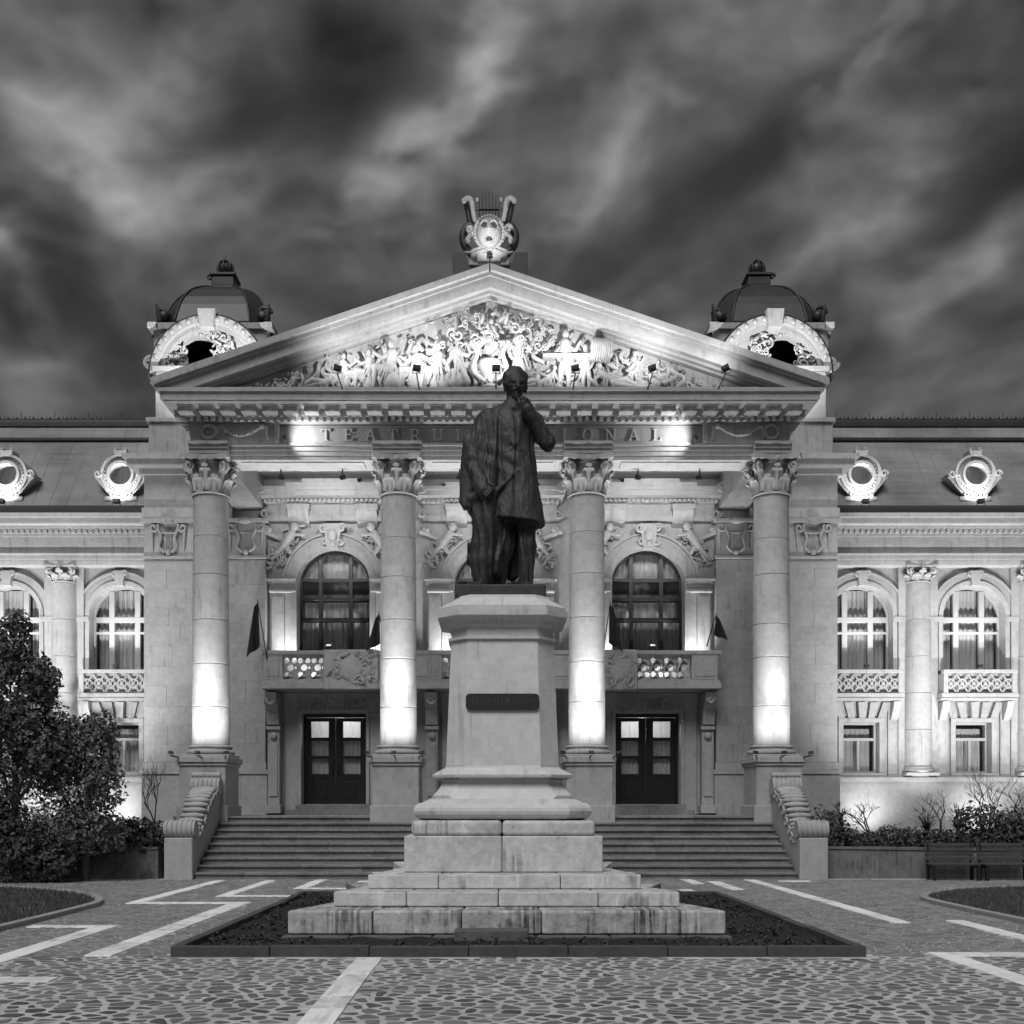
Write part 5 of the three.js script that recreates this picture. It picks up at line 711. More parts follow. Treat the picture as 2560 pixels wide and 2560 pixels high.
    // lower window with surround
    const lw = part('lower_window', [bx(c - .56, c - .5, 2.72, 4.32, zw - .3, zw - .2), bx(c + .5, c + .56, 2.72, 4.32, zw - .3, zw - .2), bx(c - .5, c + .5, 4.26, 4.32, zw - .3, zw - .2), bx(c - .5, c + .5, 2.72, 2.78, zw - .3, zw - .2), bx(c - .04, c + .04, 2.78, 3.75, zw - .3, zw - .2), bx(c - .5, c + .5, 3.75, 3.84, zw - .3, zw - .2)], M.frameLight); lw.userData.label = `rectangular lower window of the ${side} wing, ${nm} to the portico`;
    for (const [a, b2, e, f] of [[-.5, -.04, 2.78, 3.75], [.04, .5, 2.78, 3.75], [-.5, .5, 3.84, 4.26]]) mesh('pane', uvm(bx(c + a, c + b2, e, f, zw - .26, zw - .254)), M.glass, lw);
    const cg = new THREE.PlaneGeometry(.9, 1.5, 40, 1), p = cg.attributes.position; for (let q = 0; q < p.count; q++) p.setZ(q, .03 * Math.sin(p.getX(q) * 42)); cg.computeVertexNormals(); cg.translate(c, 3.4, zw - .5); mesh('curtain', uvm(cg), M.curtain, lw);
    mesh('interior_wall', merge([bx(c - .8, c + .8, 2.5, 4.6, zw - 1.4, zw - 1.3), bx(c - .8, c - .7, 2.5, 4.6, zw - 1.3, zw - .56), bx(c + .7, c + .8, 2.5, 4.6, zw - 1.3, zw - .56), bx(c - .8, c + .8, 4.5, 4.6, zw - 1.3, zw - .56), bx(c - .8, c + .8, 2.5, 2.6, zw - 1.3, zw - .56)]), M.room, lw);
    const lsu = part('lower_window_surround', [bx(c - .72, c - .57, 2.64, 4.45, zw, zw + .12), bx(c + .57, c + .72, 2.64, 4.45, zw, zw + .12), bx(c - .72, c + .72, 4.32, 4.45, zw, zw + .121), rbx(c - 1.2, c + 1.2, 4.98, 5.07, zw, zw + .55, .02), rbx(c - .75, c + .75, 2.63, 2.71, zw, zw + .24, .02)], M.trim);
    for (let q = 0; q < 5; q++) { const a = -1 + q * .5, m = mesh('voussoir', uvm(prismZ([[c + a * .62 - .1, 4.46], [c + a * .62 + .1, 4.46], [c + a * .82 + .13, 4.95], [c + a * .82 - .13, 4.95]], zw, zw + (q === 2 ? .24 : .14))), M.trim, lsu); }
    for (const q of [-1, 1]) mesh('side_strip', merge([bx(c + q * .85, c + q * 1.15, 2.64, 4.9, zw, zw + .1), prismX([[zw, 4.95], [zw + .5, 4.95], [zw + .45, 4.75], [zw + .2, 4.4], [zw, 4.35]], c + q * .9, c + q * 1.12)]), M.trim, lsu);
  });
}
wing(-1); wing(1);

// ---- corner towers
function tower(s) {
  const side = s < 0 ? 'left' : 'right', cx = s * 8.47, d0 = 33.95, z0 = Z(d0), half = 1.75, ax = s * 8.45, ac = 14.6;
  const x0 = cx - half, x1 = cx + half, hx = s * 8.85, hy = 15.1, hr = .74;
  const t = part('tower', prismZ([[x0, 14.74], [x1, 14.74], [x1, 16.1], [x0, 16.1]], z0 - .12, z0, [arcPts(hx, hy, hr, 0, 6.2832, 28).slice(0, -1).reverse()]), M.carve); t.userData.label = `white ${side} corner tower with arched gable and round opening`;
  mesh('tower_side', merge([bx(x0, x0 + .3, 14.74, 16.1, z0 - 3.4, z0 - .125), bx(x1 - .3, x1, 14.74, 16.1, z0 - 3.4, z0 - .125), bx(x0, x1, 14.74, 16.1, z0 - 3.7, z0 - 3.4), bx(x0 - .1, x1 + .1, 16.1, 16.28, z0 - 3.8, z0 + .12)]), M.carve, t);
  // arched hood
  const hood = [prismZ([...arcPts(ax, ac, 1.72, .0, Math.PI, 28), ...arcPts(ax, ac, 1.5, Math.PI, 0, 28)], z0 - .4, z0 + .55), prismZ([...arcPts(ax, ac, 1.5, .0, Math.PI, 28), ...arcPts(ax, ac, 1.38, Math.PI, 0, 28)], z0 - .2, z0 + .4)];
  mesh('arched_gable', merge(hood), M.carve, t);
  mesh('gable_field', uvm(prismZ([...arcPts(ax, ac, 1.42, 0, Math.PI, 28)], z0 + .002, z0 + .1, [arcPts(hx, hy, hr, 0, 6.2832, 28).slice(0, -1).reverse()])), M.carve, t);
  mesh('gable_roof', uvm(prismZ([...arcPts(ax, ac, 1.79, -.1, Math.PI + .1, 28), ...arcPts(ax, ac, 1.725, Math.PI + .1, -.1, 28)], z0 - .9, z0 + .5)), M.leadAndShade, t);
  for (let k = 0; k < 17; k++) { const a = .12 + k / 16 * (Math.PI - .24), m = mesh('hood_bead', uvm(ball(0, 0, 0, .075, 1, 1, .6)), M.carve, t, [ax + Math.cos(a) * 1.61, ac + Math.sin(a) * 1.61, z0 + .56]); }
  mesh('keystone', merge([prismZ([[ax - .2, ac + 1.3], [ax + .2, ac + 1.3], [ax + .26, ac + 1.84], [ax - .26, ac + 1.84]], z0, z0 + .72)]), M.carve, t);
  const rnd = rngOf(700 + s), orn = foliage(rnd, 26, (r) => [ax - s * (.1 + r() * .6), ac + .55 + r() * .7, z0 + .25], .12, .15); for (let k = 0; k < 26; k++) { const a = k / 26 * 6.2832; orn.push(ball(hx + Math.cos(a) * .81, hy + Math.sin(a) * .81, z0 + .12, .06)); } orn.push(...foliage(rnd, 22, (r) => [ax + s * (.85 + r() * .5), ac + .0 + r() * .6, z0 + .24], .12, .14)); orn.push(...foliage(rnd, 14, (r) => [hx + s * (.35 + .25 * r()), hy - .45 + r() * .9, z0 + .1], .13, .1));
  mesh('gable_carving', merge(orn), M.carve, t);
  mesh('oculus_shade_lining', merge([bx(hx - .8, hx + .8, 14.8, 16.2, z0 - 2.1, z0 - 2.0), bx(hx - .9, hx - .8, 14.8, 16.09, z0 - 2.0, z0 - .13), bx(hx + .8, hx + .9, 14.8, 16.09, z0 - 2.0, z0 - .13), bx(hx - .9, hx + .9, 15.95, 16.05, z0 - 2.0, z0 - .13)]), M.leadAndShade, t);  // near-black lining paints in the darkness of the unlit tower interior
  for (const q of [-1, 1]) { mesh('corner_volute', uvm(scroll(q < 0 ? x0 - .02 : x1 + .02, 14.98, z0 + .3, .2, 1.4, -q, .07)), M.carve, t); mesh('corner_block', uvm(rbx((q < 0 ? x0 : x1) - .14, (q < 0 ? x0 : x1) + .14, 16.08, 16.26, z0 - .4, z0 + .25, .03)), M.carve, t); }
  // dome: curved four-sided roof with ribs, collar and ball
  const cz = z0 - 1.75, prof = [[1.62, 16.28], [1.66, 16.42], [1.6, 16.66], [1.5, 17.0], [1.36, 17.3], [1.12, 17.62], [.8, 17.86], [.55, 17.98], [.42, 18.02]];
  const ring = (r) => { const c = r * .32; return [[-r + c, r], [r - c, r], [r, r - c], [r, -r + c], [r - c, -r], [-r + c, -r], [-r, -r + c], [-r, r - c]]; }, P = [];
  for (let i = 0; i + 1 < prof.length; i++) { const A = ring(prof[i][0]), B = ring(prof[i + 1][0]); for (let k = 0; k < 8; k++) { const l = (k + 1) % 8, a = [A[k][0], prof[i][1], A[k][1]], b = [A[l][0], prof[i][1], A[l][1]], c = [B[l][0], prof[i + 1][1], B[l][1]], e = [B[k][0], prof[i + 1][1], B[k][1]]; P.push(...a, ...b, ...c, ...a, ...c, ...e); } }
  const dg = new THREE.BufferGeometry(); dg.setAttribute('position', new THREE.Float32BufferAttribute(P, 3)); dg.computeVertexNormals(); dg.translate(cx, 0, cz); const dome = mesh('dome', uvm(dg), M.leadAndShade, t);
  const ribs = []; for (let k = 0; k < 8; k++) ribs.push(tube(prof.map(([r, y]) => { const q = ring(r)[k]; return V(cx + q[0] * 1.01, y, cz + q[1] * 1.01); }), .035, 16, 5));
  for (const [qx, qz] of [[-1, 1], [1, 1], [1, -1], [-1, -1]]) ribs.push(limb(V(cx + qx * 1.62, 16.5, cz + qz * 1.5), V(cx + qx * 1.72, 16.95, cz + qz * 1.6), .12, .03), scroll(cx + qx * 1.55, 16.72, cz + qz * 1.5, .22, 1.2, qx, .06), ball(cx + qx * 1.5, 16.62, cz + qz * 1.5, .18));
  ribs.push(bx(cx - 1.7, cx + 1.7, 16.283, 16.36, cz - 1.7, cz + 1.7)); for (const q of [-1, 1]) ribs.push(limb(V(cx + q * 1.72, 16.1, z0 - .2), V(cx + q * 1.85, 15.95, z0 - .2), .06, .04));
  const finial = [rbx(cx - .42, cx + .42, 18.0, 18.1, cz - .42, cz + .42, .03), rbx(cx - .36, cx + .36, 18.1, 18.42, cz - .36, cz + .36, .04), rbx(cx - .41, cx + .41, 18.42, 18.52, cz - .41, cz + .41, .03), new THREE.SphereGeometry(.22, 10, 8).translate(cx, 18.78, cz), limb(V(cx, 18.95, cz), V(cx, 19.2, cz), .03, .008)]; for (const q of [0, 1, 2, 3]) { const tt = new THREE.TorusGeometry(.26, .03, 6, 18); tt.rotateY(q * Math.PI / 4); tt.translate(cx, 18.78, cz); finial.push(tt); } finial.push(scroll(cx - s * -.44, 18.46, cz + .2, .1, 1.2, s, .035));
  mesh('finial', merge(finial), M.leadAndShade, dome); mesh('rib', merge(ribs), M.leadAndShade, dome);
  part('roof_spike', [lathe([[.001, 0], [.2, 0], [.12, .12], [.16, .25], [.05, .4], [.001, .62]], 10).translate(s * 6.55, 14.74, Z(36.5)), bx(s * 6.4, s * 6.7, 14.5, 14.75, Z(36.65), Z(36.35))], M.leadAndShade);
}
tower(-1); tower(1);

// ------------------------------------------------------------------ lyre and mask on the apex
{
  const o = thing('lyre_sculpture', 'white mask and lyre sculpture crowning the pediment apex', 'sculpture', [XB - .02, 15.12, -27.95]);
  const mask = (() => { const g = new THREE.SphereGeometry(.33, 28, 22); g.scale(.95, 1.12, .55); const p = g.attributes.position; for (let i = 0; i < p.count; i++) { const x = p.getX(i), y = p.getY(i); let z = p.getZ(i); if (z > 0) { for (const s of [-1, 1]) z -= .1 * Math.exp(-(((x - s * .12 - s * (.1 - y) * .1) / .055) ** 2 + ((y - .13) / .04) ** 2)); for (const s of [-1, 1]) z += .035 * Math.exp(-(((x - s * .1) / .06) ** 2 + ((y - .0) / .05) ** 2)); z += .07 * Math.exp(-((x / .035) ** 2 + ((y - .05) / .1) ** 2)); z -= .09 * Math.exp(-((x / .1) ** 2 + ((y + .19 - x * x * -2) / .05) ** 2)); } p.setZ(i, z); } g.computeVertexNormals(); return g; })();
  mesh('mask', uvm(mask), M.carve, o, [0, .72, .22]);
  for (const [ex, ey, sx, sy, rot] of [[-.12, .86, 1.5, .7, .45], [.12, .86, 1.5, .7, -.45], [0, .53, 1.6, .75, 0]]) { const g = new THREE.SphereGeometry(.055, 12, 8); g.scale(sx, sy, .6); g.rotateZ(rot); mesh('mask_shade_fill', uvm(g), M.leadAndShade, o, [ex, ey, ey > .7 ? .352 : .345]); }  // dark ellipsoids paint the shade inside the eye and mouth holes
  for (const q of [-1, 1]) { mesh('mask_brow', uvm(tube([V(q * .03, .93, .37), V(q * .12, .965, .37), V(q * .22, .88, .33)], .026, 8, 6)), M.carve, o); mesh('mask_cheek', uvm(ball(q * .15, .72, .34, .085, 1, .8, .5)), M.carve, o); } mesh('mask_nose', uvm(limb(V(0, .9, .39), V(0, .74, .43), .03, .045)), M.carve, o); mesh('mask_lips', merge([tube([V(-.11, .5, .335), V(0, .585, .36), V(.11, .5, .335)], .014, 10, 6), tube([V(-.1, .48, .33), V(0, .455, .35), V(.1, .48, .33)], .014, 10, 6)]), M.carve, o); mesh('mask_hair', merge(Array.from({ length: 22 }, (_, k) => { const a = -.5 + k / 21 * 4.14; return ball(Math.cos(a) * .36, .74 + Math.sin(a) * .41, .2, .055); })), M.carve, o);
  const ringR = new THREE.TorusGeometry(.35, .04, 8, 28); ringR.scale(1, 1.12, 1); mesh('mask_rim', uvm(ringR), M.carve, o, [0, .72, .2]);
  for (const s of [-1, 1]) {
    mesh('lyre_arm', merge([tube([V(s * .28, .95, .12), V(s * .36, 1.12, .14), V(s * .40, 1.32, .14), V(s * .42, 1.5, .14), V(s * .47, 1.62, .15), V(s * .56, 1.62, .16), V(s * .62, 1.55, .16)], .062, 18, 8), ball(s * .62, 1.56, .16, .07), ball(s * .3, 1.62, .1, .05)]), M.carve, o);
    mesh('horn_back', merge([tube([V(s * .42, .95, 0), V(s * .5, 1.2, 0), V(s * .54, 1.42, 0), V(s * .6, 1.66, 0)], .07, 12, 7), tube([V(s * .42, .3, 0), V(s * .62, .55, 0), V(s * .64, .85, 0), V(s * .5, 1.02, 0), V(s * .36, .96, 0)], .1, 16, 7)]), M.leadAndShade, o);
    mesh('ribbon', merge([scroll(s * .47, .86, .16, .1, 1.3, s, .045), limb(V(s * .42, .78, .16), V(s * .56, .6, .16), .045, .05), ball(s * .42, .72, .18, .07), ball(s * .54, .56, .16, .07)]), M.carve, o);
    mesh('base_leaf', merge([limb(V(s * .12, .28, .2), V(s * .34, .16, .24), .08, .09), limb(V(s * .3, .2, .2), V(s * .58, .26, .2), .07, .03), limb(V(s * .2, .38, .16), V(s * .42, .28, .2), .06, .05), ball(s * .36, .12, .24, .1)]), M.carve, o);
  }
  mesh('crossbar', uvm(limb(V(-.34, 1.4, .06), V(.34, 1.4, .06), .035, .035)), M.leadAndShade, o);
  for (let k = -3; k <= 3; k++) mesh('string', uvm(limb(V(k * .075, .98, .06), V(k * .085, 1.86 - .06 * Math.abs(k), .06), .014, .01, 5)), M.leadAndShade, o);
  mesh('foot', merge([rbx(-.3, .3, -.02, .2, -.2, .3, .03), rbx(-.5, .5, -.08, .06, -.25, .25, .02)]), M.carve, o);
}

// ------------------------------------------------------------------ flags on the balcony
function flag(u, v0, v1, lean, m, label) {
  const d = 31.75, x = PX(u, d), yt = PY(v0, d), yb = PY(v1, d), h = yt - yb, o = thing('flag', label, 'flag', [x, yb - .1, -d], 'flags on the theatre balcony');
  mesh('pole', uvm(limb(V(.18 * -lean, -.05, -.3), V(0, h + .12, .25), .018, .012)), M.iron, o);
  const g = new THREE.PlaneGeometry(.36, h, 14, 14), p = g.attributes.position; for (let i = 0; i < p.count; i++) { const a = p.getX(i) / .36 + .5, t = .5 - p.getY(i) / h; p.setXYZ(i, lean * (a * (.12 + .3 * t) - .02), h + .08 - t * h * (1 - .2 * (1 - a)) - a * .16 * (1 - t), .22 - t * .3 + .05 * Math.sin(a * 9 + t * 2) * (.3 + t)); } g.computeVertexNormals(); mesh('cloth', uvm(g), m, o);
}
flag(489, 1136, 1238, -1, M.cloth, 'dark limp flag at the left end of the balcony');
flag(716, 1158, 1226, -1, M.cloth, 'dark flag beside the left balcony window, behind a column');
flag(1150, 1140, 1228, 1, M.cloth, 'dark flag beside the right balcony window, behind a column');
flag(1349, 1160, 1206, 1, M.cloth, 'small dark flag at the right end of the balcony');

// ------------------------------------------------------------------ floodlights
const ORD = ['first', 'second', 'third', 'fourth', 'fifth', 'sixth'];
colX.forEach((x, i) => { for (const q of [-1, 1]) floodlight(`small floodlight at the ${q < 0 ? 'left' : 'right'} front corner of the ${['leftmost', 'second', 'third', 'rightmost'][i]} portico column's pedestal`, W3(x + q * .68, 2.89, 27.4), W3(x + q * .12, 6.8, 28.35), LQ.col * [1.1, .92, 1, .85][i], 1.2, .11, 'floodlights at the column feet', [-q * .12, -.03, -.35]); });
colX.forEach((x, i) => floodlight(`added narrow floodlight before the ${['leftmost', 'second', 'third', 'rightmost'][i]} portico column's pedestal`, W3(x, 2.89, 27.3), W3(x, 7.0, 28.4), LQ.narrow * [.6, 1, 1, .6][i], .42, .11, 'added narrow floodlights at the column feet', [0, -.03, -.4]));  // second beam per column, added to carry the glow farther up the shaft
[860, 1050, 1240, 1430, 1615, 1790].forEach((u, i) => { const x = PX(u / 1.32505, 27.6) - XB; floodlight(`${ORD[i]} floodlight from the left on arms before the pediment ledge`, W3(x, 11.86, 26.4), W3(x * .92, 13.4, 27.6), LQ.tymp * [.7, 1, 1, 1, .8, .4][i], 1.1, .17, 'floodlights before the pediment', [0, -.03, -.95]); });
for (const s of [-1, 1]) {
  const side = s < 0 ? 'left' : 'right';
  floodlight(`floodlight at the ${side} end of the inscription`, W3(s * 5.12, 10.76, 27.8), W3(s * 4.2, 11.1, 28.36), LQ.frieze, 1.1, .1, 'floodlights beside the inscription', [0, .03, -.4]);
  floodlight(`floodlight on the portico's ${side} flank cornice facing the attic`, W3(s * 7.95, 11.863, 30.2), W3(s * 9.5, 13.2, 33.2), LQ.attic, .8, .18, 'floodlights below the towers');
  floodlight(`floodlight on the portico roof facing the ${side} tower`, W3(s * 7.3, 12.45, 31.2), W3(s * 8.6, 15.3, 34.0), LQ.tower, .75, .22, 'floodlights on the portico roof');
  for (let k = 0; k < 3; k++) {
    const c = s * [11.7, 15.25, 18.8][k], ord = ['nearest', 'second', 'third'][k];
    floodlight(`gutter floodlight under the ${ord} round dormer of the ${side} wing`, W3(c - s * .19, 10.9, 34.42), W3(c - s * .19, 12.2, 34.9), LQ.dormer, 1.3, .2, 'gutter floodlights');
    floodlight(`balcony floodlight before the ${ord} arched window of the ${side} wing`, W3(c, 5.935, 34.9), W3(c, 8.9, 35.5), LQ.wingWin, .95, .14, 'wing balcony floodlights');
    floodlight(`ground floodlight before the ${ord} bay of the ${side} wing`, W3(c, .62, 34.1), W3(c, 2.6, 35.2), LQ.wingGround, 1.15, .2, 'wing ground floodlights');
  }
  for (let k = 0; k < 2; k++) floodlight(`added terrace floodlight facing the ${side} wing, ${k ? 'farther from' : 'nearer'} the portico`, W3(s * [12.4, 16.6][k], .62, 29.2), W3(s * [12.6, 16.4][k], 8.4, 35.3), LQ.terrace, .75, .26, 'added terrace floodlights');  // lamps added out of sight behind the hedge to brighten the wing walls
  for (let k = 0; k < 2; k++) { const c = s * [13.47, 17.03][k]; floodlight(`ground floodlight before the ${ORD[k]} half column of the ${side} wing`, W3(c, .62, 33.7), W3(c, 4.2, 35.1), LQ.wingCol, .55, .2, 'wing column floodlights'); }
}
floodlight('floodlight at the pediment apex below the lyre sculpture', W3(0, 14.72, 26.75), W3(0, 16.0, 27.9), LQ.apex, .55, .12, null, [0, -.06, -.5]);
winX.forEach((x, i) => { for (const q of [-1, 1]) floodlight(`balcony floodlight at the ${q < 0 ? 'left' : 'right'} jamb of the ${['left', 'middle', 'right'][i]} portico window`, W3(x + q * 1.32, 5.3, 32.6), W3(x + q * 1.15, 8.6, 33.1), LQ.jamb, .75, .14, 'balcony floodlights'); });
winX.forEach((x, i) => { floodlight(`added floodlight on the balcony rail aimed at the portico beam, ${['left', 'middle', 'right'][i]} bay`, W3(x, 6.13, 32.1), W3(x, 10.4, 28.9), LQ.soffit, .6, .16, 'added beam floodlights');  // lamp added to brighten the beam soffit from below
  for (const q of [-1, 1]) floodlight(`floodlight hung on the ${q < 0 ? 'left' : 'right'} of the portico beam facing the ${['left', 'middle', 'right'][i]} window`, W3(x + q * .8, 10.16, 29.15), W3(x + q * .5, 10.1, 33.2), LQ.beam, .62, .13, 'beam-hung floodlights', [0, .26, .05]); });
[-5.36, 0, 4.98].forEach((x, i) => floodlight(`low floodlight behind the ${['left', 'middle', 'right'][i]} pierced balcony panel`, W3(x, 5.303, 32.45), W3(x, 5.75, 33.2), LQ.pierced, 1.3, .1, 'floodlights behind the pierced panels'));
winX.forEach((x, i) => { // lamps inside the vestibules behind the doors
  const p = W3(x, 4.45, 34.6), o = thing('ceiling_lamp', `glowing round ceiling lamp in the vestibule behind the ${['left', 'middle', 'right'][i]} door`, 'lamp', [p.x, p.y, p.z]);
  mesh('globe', uvm(new THREE.SphereGeometry(.11, 14, 10)), new THREE.MeshStandardMaterial({ color: grey(.8), emissive: grey(1), emissiveIntensity: 2 }), o); mesh('stem', uvm(limb(V(0, .1, 0), V(0, .33, 0), .012, .012)), M.iron, o);
  const l = new THREE.PointLight(0xffffff, LQ.vest, 0, 2); l.position.set(0, 0, 0); l.shadow.radius = 5; l.castShadow = true; o.add(l);
});

// ------------------------------------------------------------------ benches
function bench(u0, u1, d, label) {
  const x0 = PX(u0, d), x1 = PX(u1, d), w = x1 - x0, o = thing('park_bench', label, 'bench', [(x0 + x1) / 2, 0, -d], 'benches along the terrace wall');
  const seat = mesh('seat', uvm(bx(-w / 2 + .04, w / 2 - .04, .33, .345, -.2, .2)), M.leadAndShade, o); for (let k = 0; k < 4; k++) mesh('slat', uvm(rbx(-w / 2, w / 2, .347, .385, -.2 + k * .105, -.11 + k * .105, .008)), M.bench, seat);
  const back = mesh('backrest', uvm(bx(-w / 2 + .05, -w / 2 + .09, .38, .8, -.25, -.22)), M.iron, o); for (let k = 0; k < 4; k++) mesh('slat', uvm(rbx(-w / 2, w / 2, .44 + k * .1, .525 + k * .1, -.23 - k * .012, -.2 - k * .012, .008)), M.bench, back);
  for (const s of [-1, 1]) for (const z of [-.18, .17]) mesh('leg', uvm(rbx(s * (w / 2 - .06) - .035, s * (w / 2 - .06) + .035, 0, .335, z - .035, z + .035, .01)), M.iron, o);
  for (const s of [-1, 1]) mesh('side_frame', merge([bx(s * (w / 2 - .06) - .02, s * (w / 2 - .06) + .02, .28, .33, -.2, .2), bx(s * (w / 2 - .06) - .02, s * (w / 2 - .06) + .02, .3, .82, -.262, -.232)]), M.iron, o);
}
bench(1752, 1845, 24.9, 'dark slatted bench nearer the stairs, before the right terrace wall'); bench(1851, 1946, 24.9, 'dark slatted bench at the right edge of the square');

// ------------------------------------------------------------------ plants
function leaves(blobs, size, rnd, slim = .42, up = 0) { // many small folded leaves through the crown, [x, y, z, rx, ry, rz, count]
  const P = [], a = V(), b = V(), c = V(), n = V();
  for (const [x, y, z, rx, ry, rz, N] of blobs) for (let i = 0; i < N; i++) {
    let px, py, pz; do { px = rnd() * 2 - 1; py = rnd() * 2 - 1; pz = rnd() * 2 - 1; } while (px * px + py * py + pz * pz > 1); const q = Math.hypot(px, py, pz), t = (.55 + .45 * Math.pow(q, .5)) / (q || 1) * q; const k = Math.max(q, .35) / (q || 1); px *= k; py *= k; pz *= k;
    const lump = noise3.noise(px * 2.3 + x, py * 2.3 + y, pz * 2.3 + z); if (lump < -.22) continue; const f = 1 + lump * .35;
    const wx = x + px * rx * f, wy = y + py * ry * f, wz = z + pz * rz * f, s = size * (.6 + .8 * rnd());
    n.set(px + rnd() * 1.6 - .8, py + rnd() * 1.6 - .6 + up, pz + rnd() * 1.6 - .8).normalize(); a.set(rnd() - .5, rnd() - .5, rnd() - .5).cross(n).normalize(); b.copy(n).cross(a);
    const t0 = [wx - a.x * s * .5, wy - a.y * s * .5, wz - a.z * s * .5], t1 = [wx + a.x * s * .5, wy + a.y * s * .5 - .1 * s, wz + a.z * s * .5], l = [wx + b.x * s * slim + n.x * s * .12, wy + b.y * s * slim + n.y * s * .12, wz + b.z * s * slim + n.z * s * .12], r = [wx - b.x * s * slim + n.x * s * .12, wy - b.y * s * slim + n.y * s * .12, wz - b.z * s * slim + n.z * s * .12];
    P.push(...t0, ...l, ...t1, ...t0, ...t1, ...r);
  }
  const g = new THREE.BufferGeometry(); g.setAttribute('position', new THREE.Float32BufferAttribute(P, 3)); g.computeVertexNormals(); return uvm(g);
}
function branching(base, h, seed, spread, levels, r0) { // bare twiggy crown
  const rnd = rngOf(seed), o = [], grow = (p, dir, L, r, lv) => { const q = p.clone().addScaledVector(dir, L), mid = p.clone().lerp(q, .5).add(V((rnd() - .5) * L * .15, 0, (rnd() - .5) * L * .15)); o.push(tube([p, mid, q], r, 4, lv > 2 ? 3 : 5)); if (lv >= levels) return; const n = 2 + (rnd() < .6 ? 1 : 0); for (let i = 0; i < n; i++) { const d2 = dir.clone().add(V((rnd() - .5) * spread, .25 * rnd(), (rnd() - .5) * spread)).normalize(); grow(i ? mid.clone().lerp(q, rnd()) : q, d2, L * (.62 + .25 * rnd()), r * .62, lv + 1); } };
  grow(base, V(0, 1, 0), h, r0, 0); return merge(o);
}
function tree(name, label, cat, x, d, y0, blobs, size, seed, m = M.leaf, group) {
  const o = thing(name, label, cat, [x, y0, -d], group), rnd = rngOf(seed);
  const top = Math.max(...blobs.map((b) => b[1])); const L = [limb(V(0, -.1, 0), V(.05, top * .6, 0), .1, .05)]; for (const b of blobs) L.push(limb(V(.03, top * .3, 0), V(b[0], b[1], b[2]), .045, .012));
  mesh('trunk', merge(L), M.bark, o); mesh('crown', leaves(blobs, size, rnd), m, o);
}
tree('evergreen_tree', 'large dark evergreen tree at the left edge of the square', 'tree', -10.45, 24.3, 0, [[0, 4.0, 0, .9, 1.1, .8, 3600], [-.5, 3.2, .1, .95, 1.0, .8, 2700], [.5, 3.3, 0, .75, .9, .7, 2400], [-.1, 5.0, 0, .5, .7, .5, 1900], [.6, 4.35, 0, .42, .5, .45, 1400], [.85, 2.75, .1, .6, .7, .6, 2200], [-.3, 2.2, .2, .9, .6, .6, 700], [.15, 5.55, 0, .25, .35, .25, 400]], .088, 3);
tree('evergreen_shrub', 'broad glossy evergreen shrub beside the large evergreen tree', 'shrub', -9.0, 24.6, .1, [[0, 2.7, 0, .75, .85, .6, 2300], [.32, 3.2, 0, .4, .45, .4, 1100], [-.4, 3.0, 0, .6, .6, .5, 1200], [.38, 2.0, .1, .55, .65, .5, 1800], [-.3, 1.7, .1, .75, .6, .6, 700], [.1, 1.0, .2, .95, .5, .6, 2000], [-.8, 2.3, .1, .6, .6, .5, 1400]], .08, 4, M.leafPale);
tree('pale_shrub', 'pale leafy shrub lit by the floodlights behind the large evergreen tree', 'shrub', PX(62, 31.5), 31.5, .58, [[0, 1.2, 0, .9, .8, .5, 900], [.8, .9, 0, .7, .6, .5, 500], [-.7, 1.0, .1, .6, .6, .5, 400]], .12, 9, M.leafPale);
tree('bush', 'low dark bush at the left edge before the terrace wall', 'bush', -10.3, 24.5, 0, [[0, .7, .3, .95, .75, .6, 3000], [-.5, 1.3, .2, .7, .6, .5, 1500], [.7, .45, .4, .6, .42, .4, 1500]], .10, 5, M.hedge);
tree('bush', 'dark bush hanging over the left terrace wall', 'bush', -9.0, 25.6, .6, [[0, .4, .1, .85, .5, .5, 2600], [.8, .35, .0, .7, .45, .45, 1800], [-.6, .1, .35, .6, .45, .4, 1500]], .09, 6, M.hedge);
function hedge(label, x0, x1, d, y0, y1, seed) { const o = thing('hedge', label, 'hedge', [(x0 + x1) / 2, y0, -d]), n = Math.round((x1 - x0) / .5), B = [], rnd = rngOf(seed); for (let i = 0; i < n; i++) { const x = x0 + (i + .5) * (x1 - x0) / n - (x0 + x1) / 2; B.push([x, (y1 - y0) * (.42 + .2 * rnd()), 0, .42, (y1 - y0) * (.45 + .15 * rnd()), .45, 620]); } mesh('foliage', leaves(B, .075, rnd), M.hedge, o); const st = []; for (let i = 0; i < n; i++) st.push(limb(V(B[i][0], -.1, 0), V(B[i][0], (y1 - y0) * .7, 0), .03, .01)); mesh('stems', merge(st), M.bark, o); }
hedge('clipped dark hedge behind the left terrace wall, next to the stairs', -9.4, -7.75, 26.4, .58, 1.32, 71);
hedge('clipped dark hedge behind the right terrace wall and benches', 7.75, 14.0, 26.7, .56, 1.12, 72);
function sapling(label, x, d, y0, h, seed, spread) { const o = thing('bare_sapling', label, 'sapling', [x, y0, -d], 'leafless saplings'); mesh('trunk', branching(V(0, -.05, 0), h * .36, seed, spread, 5, .028), M.bark, o); }
sapling('thin leafless sapling left of the stairs before the left wing', PX(292, 26.9), 26.9, .58, 2.15, 11, 1.3);
sapling('leafless sapling before the second lower window of the right wing', PX(1868, 27.2), 27.2, .58, 1.9, 12, 1.5);
sapling('twiggy leafless shrub beside the rightmost bench', PX(1915, 26.9), 26.9, .9, 1.3, 15, 1.9);
sapling('twiggy leafless shrub behind the hedge between the spiky plants', PX(1775, 27.1), 27.1, .9, 1.2, 16, 2.0);
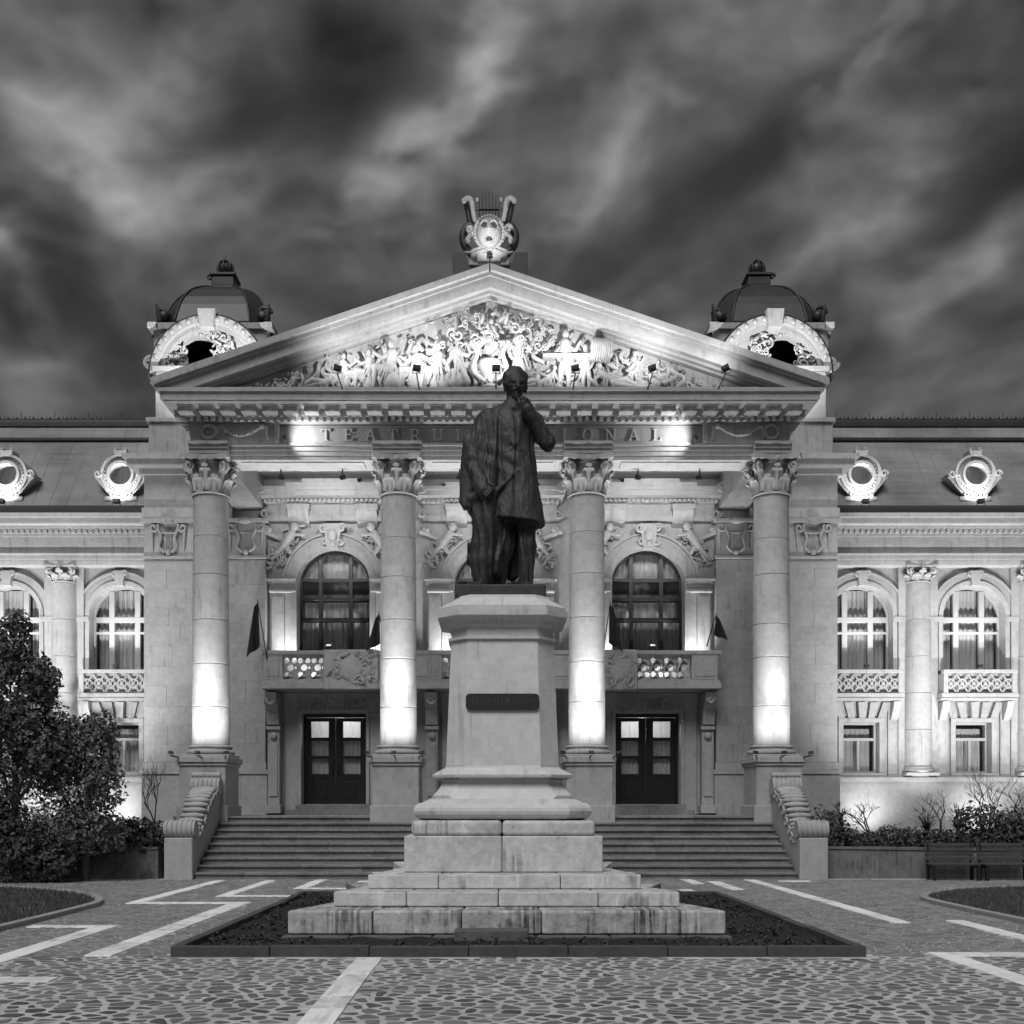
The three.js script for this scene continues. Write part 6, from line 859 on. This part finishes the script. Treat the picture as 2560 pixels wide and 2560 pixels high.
sapling('small leafless shrub next to the right end of the stairs', PX(1590, 27.1), 27.1, .8, 1.1, 17, 2.0);
sapling('low leafless sapling before the first lower window of the right wing', PX(1640, 27.0), 27.0, .75, 1.05, 14, 1.9);
function spiky(label, x, d, y0, h, n, seed, m) { const o = thing('spiky_plant', label, 'plant', [x, y0, -d], 'spiky plants behind the right hedge'), rnd = rngOf(seed), P = []; for (let i = 0; i < n; i++) { const a = rnd() * 6.28, e = .3 + rnd() * 1.1, L = h * (.6 + .4 * rnd()), ca = Math.cos(a) * Math.cos(e), sa = Math.sin(a) * Math.cos(e), y = Math.sin(e), w = .025; P.push(-sa * w, 0, ca * w, sa * w, 0, -ca * w, ca * L * .6, y * L * .7, sa * L * .6, ca * L * .6 - sa * w, y * L * .7, sa * L * .6 + ca * w, ca * L * .6 + sa * w, y * L * .7, sa * L * .6 - ca * w, ca * L, y * L * .92, sa * L); } const g = new THREE.BufferGeometry(); g.setAttribute('position', new THREE.Float32BufferAttribute(P, 3)); g.computeVertexNormals(); mesh('blades', uvm(g), m, o); mesh('stem', uvm(limb(V(0, -.1, 0), V(0, .1, 0), .05, .04)), M.bark, o); }
spiky('spiky dark plant at the right end of the stairs', PX(1552, 26.2), 26.2, .8, .95, 90, 31, M.hedge);
spiky('tall spiky plant between the two bays of the right wing', PX(1748, 26.6), 26.6, 1.1, .95, 80, 32, M.leaf);
spiky('spiky plant left of the bare sapling on the right terrace', PX(1808, 26.5), 26.5, 1.1, .85, 90, 33, M.leaf);
tree('bush', 'rounded dark bush at the right end of the stairs', 'bush', PX(1560, 26.0), 26.0, .55, [[0, .45, 0, .5, .6, .4, 1900], [.35, .3, .1, .45, .4, .4, 900]], .075, 41, M.hedge);
tree('bush', 'leafy bush behind the hedge under the right bare sapling', 'bush', PX(1850, 26.6), 26.6, .9, [[0, .42, 0, .65, .4, .4, 900], [.8, .4, 0, .5, .36, .4, 600]], .085, 42, M.leaf);

scene.traverse((o) => { if (o.isMesh) { o.castShadow = true; o.receiveShadow = true; } });
renderer.render(scene, camera);
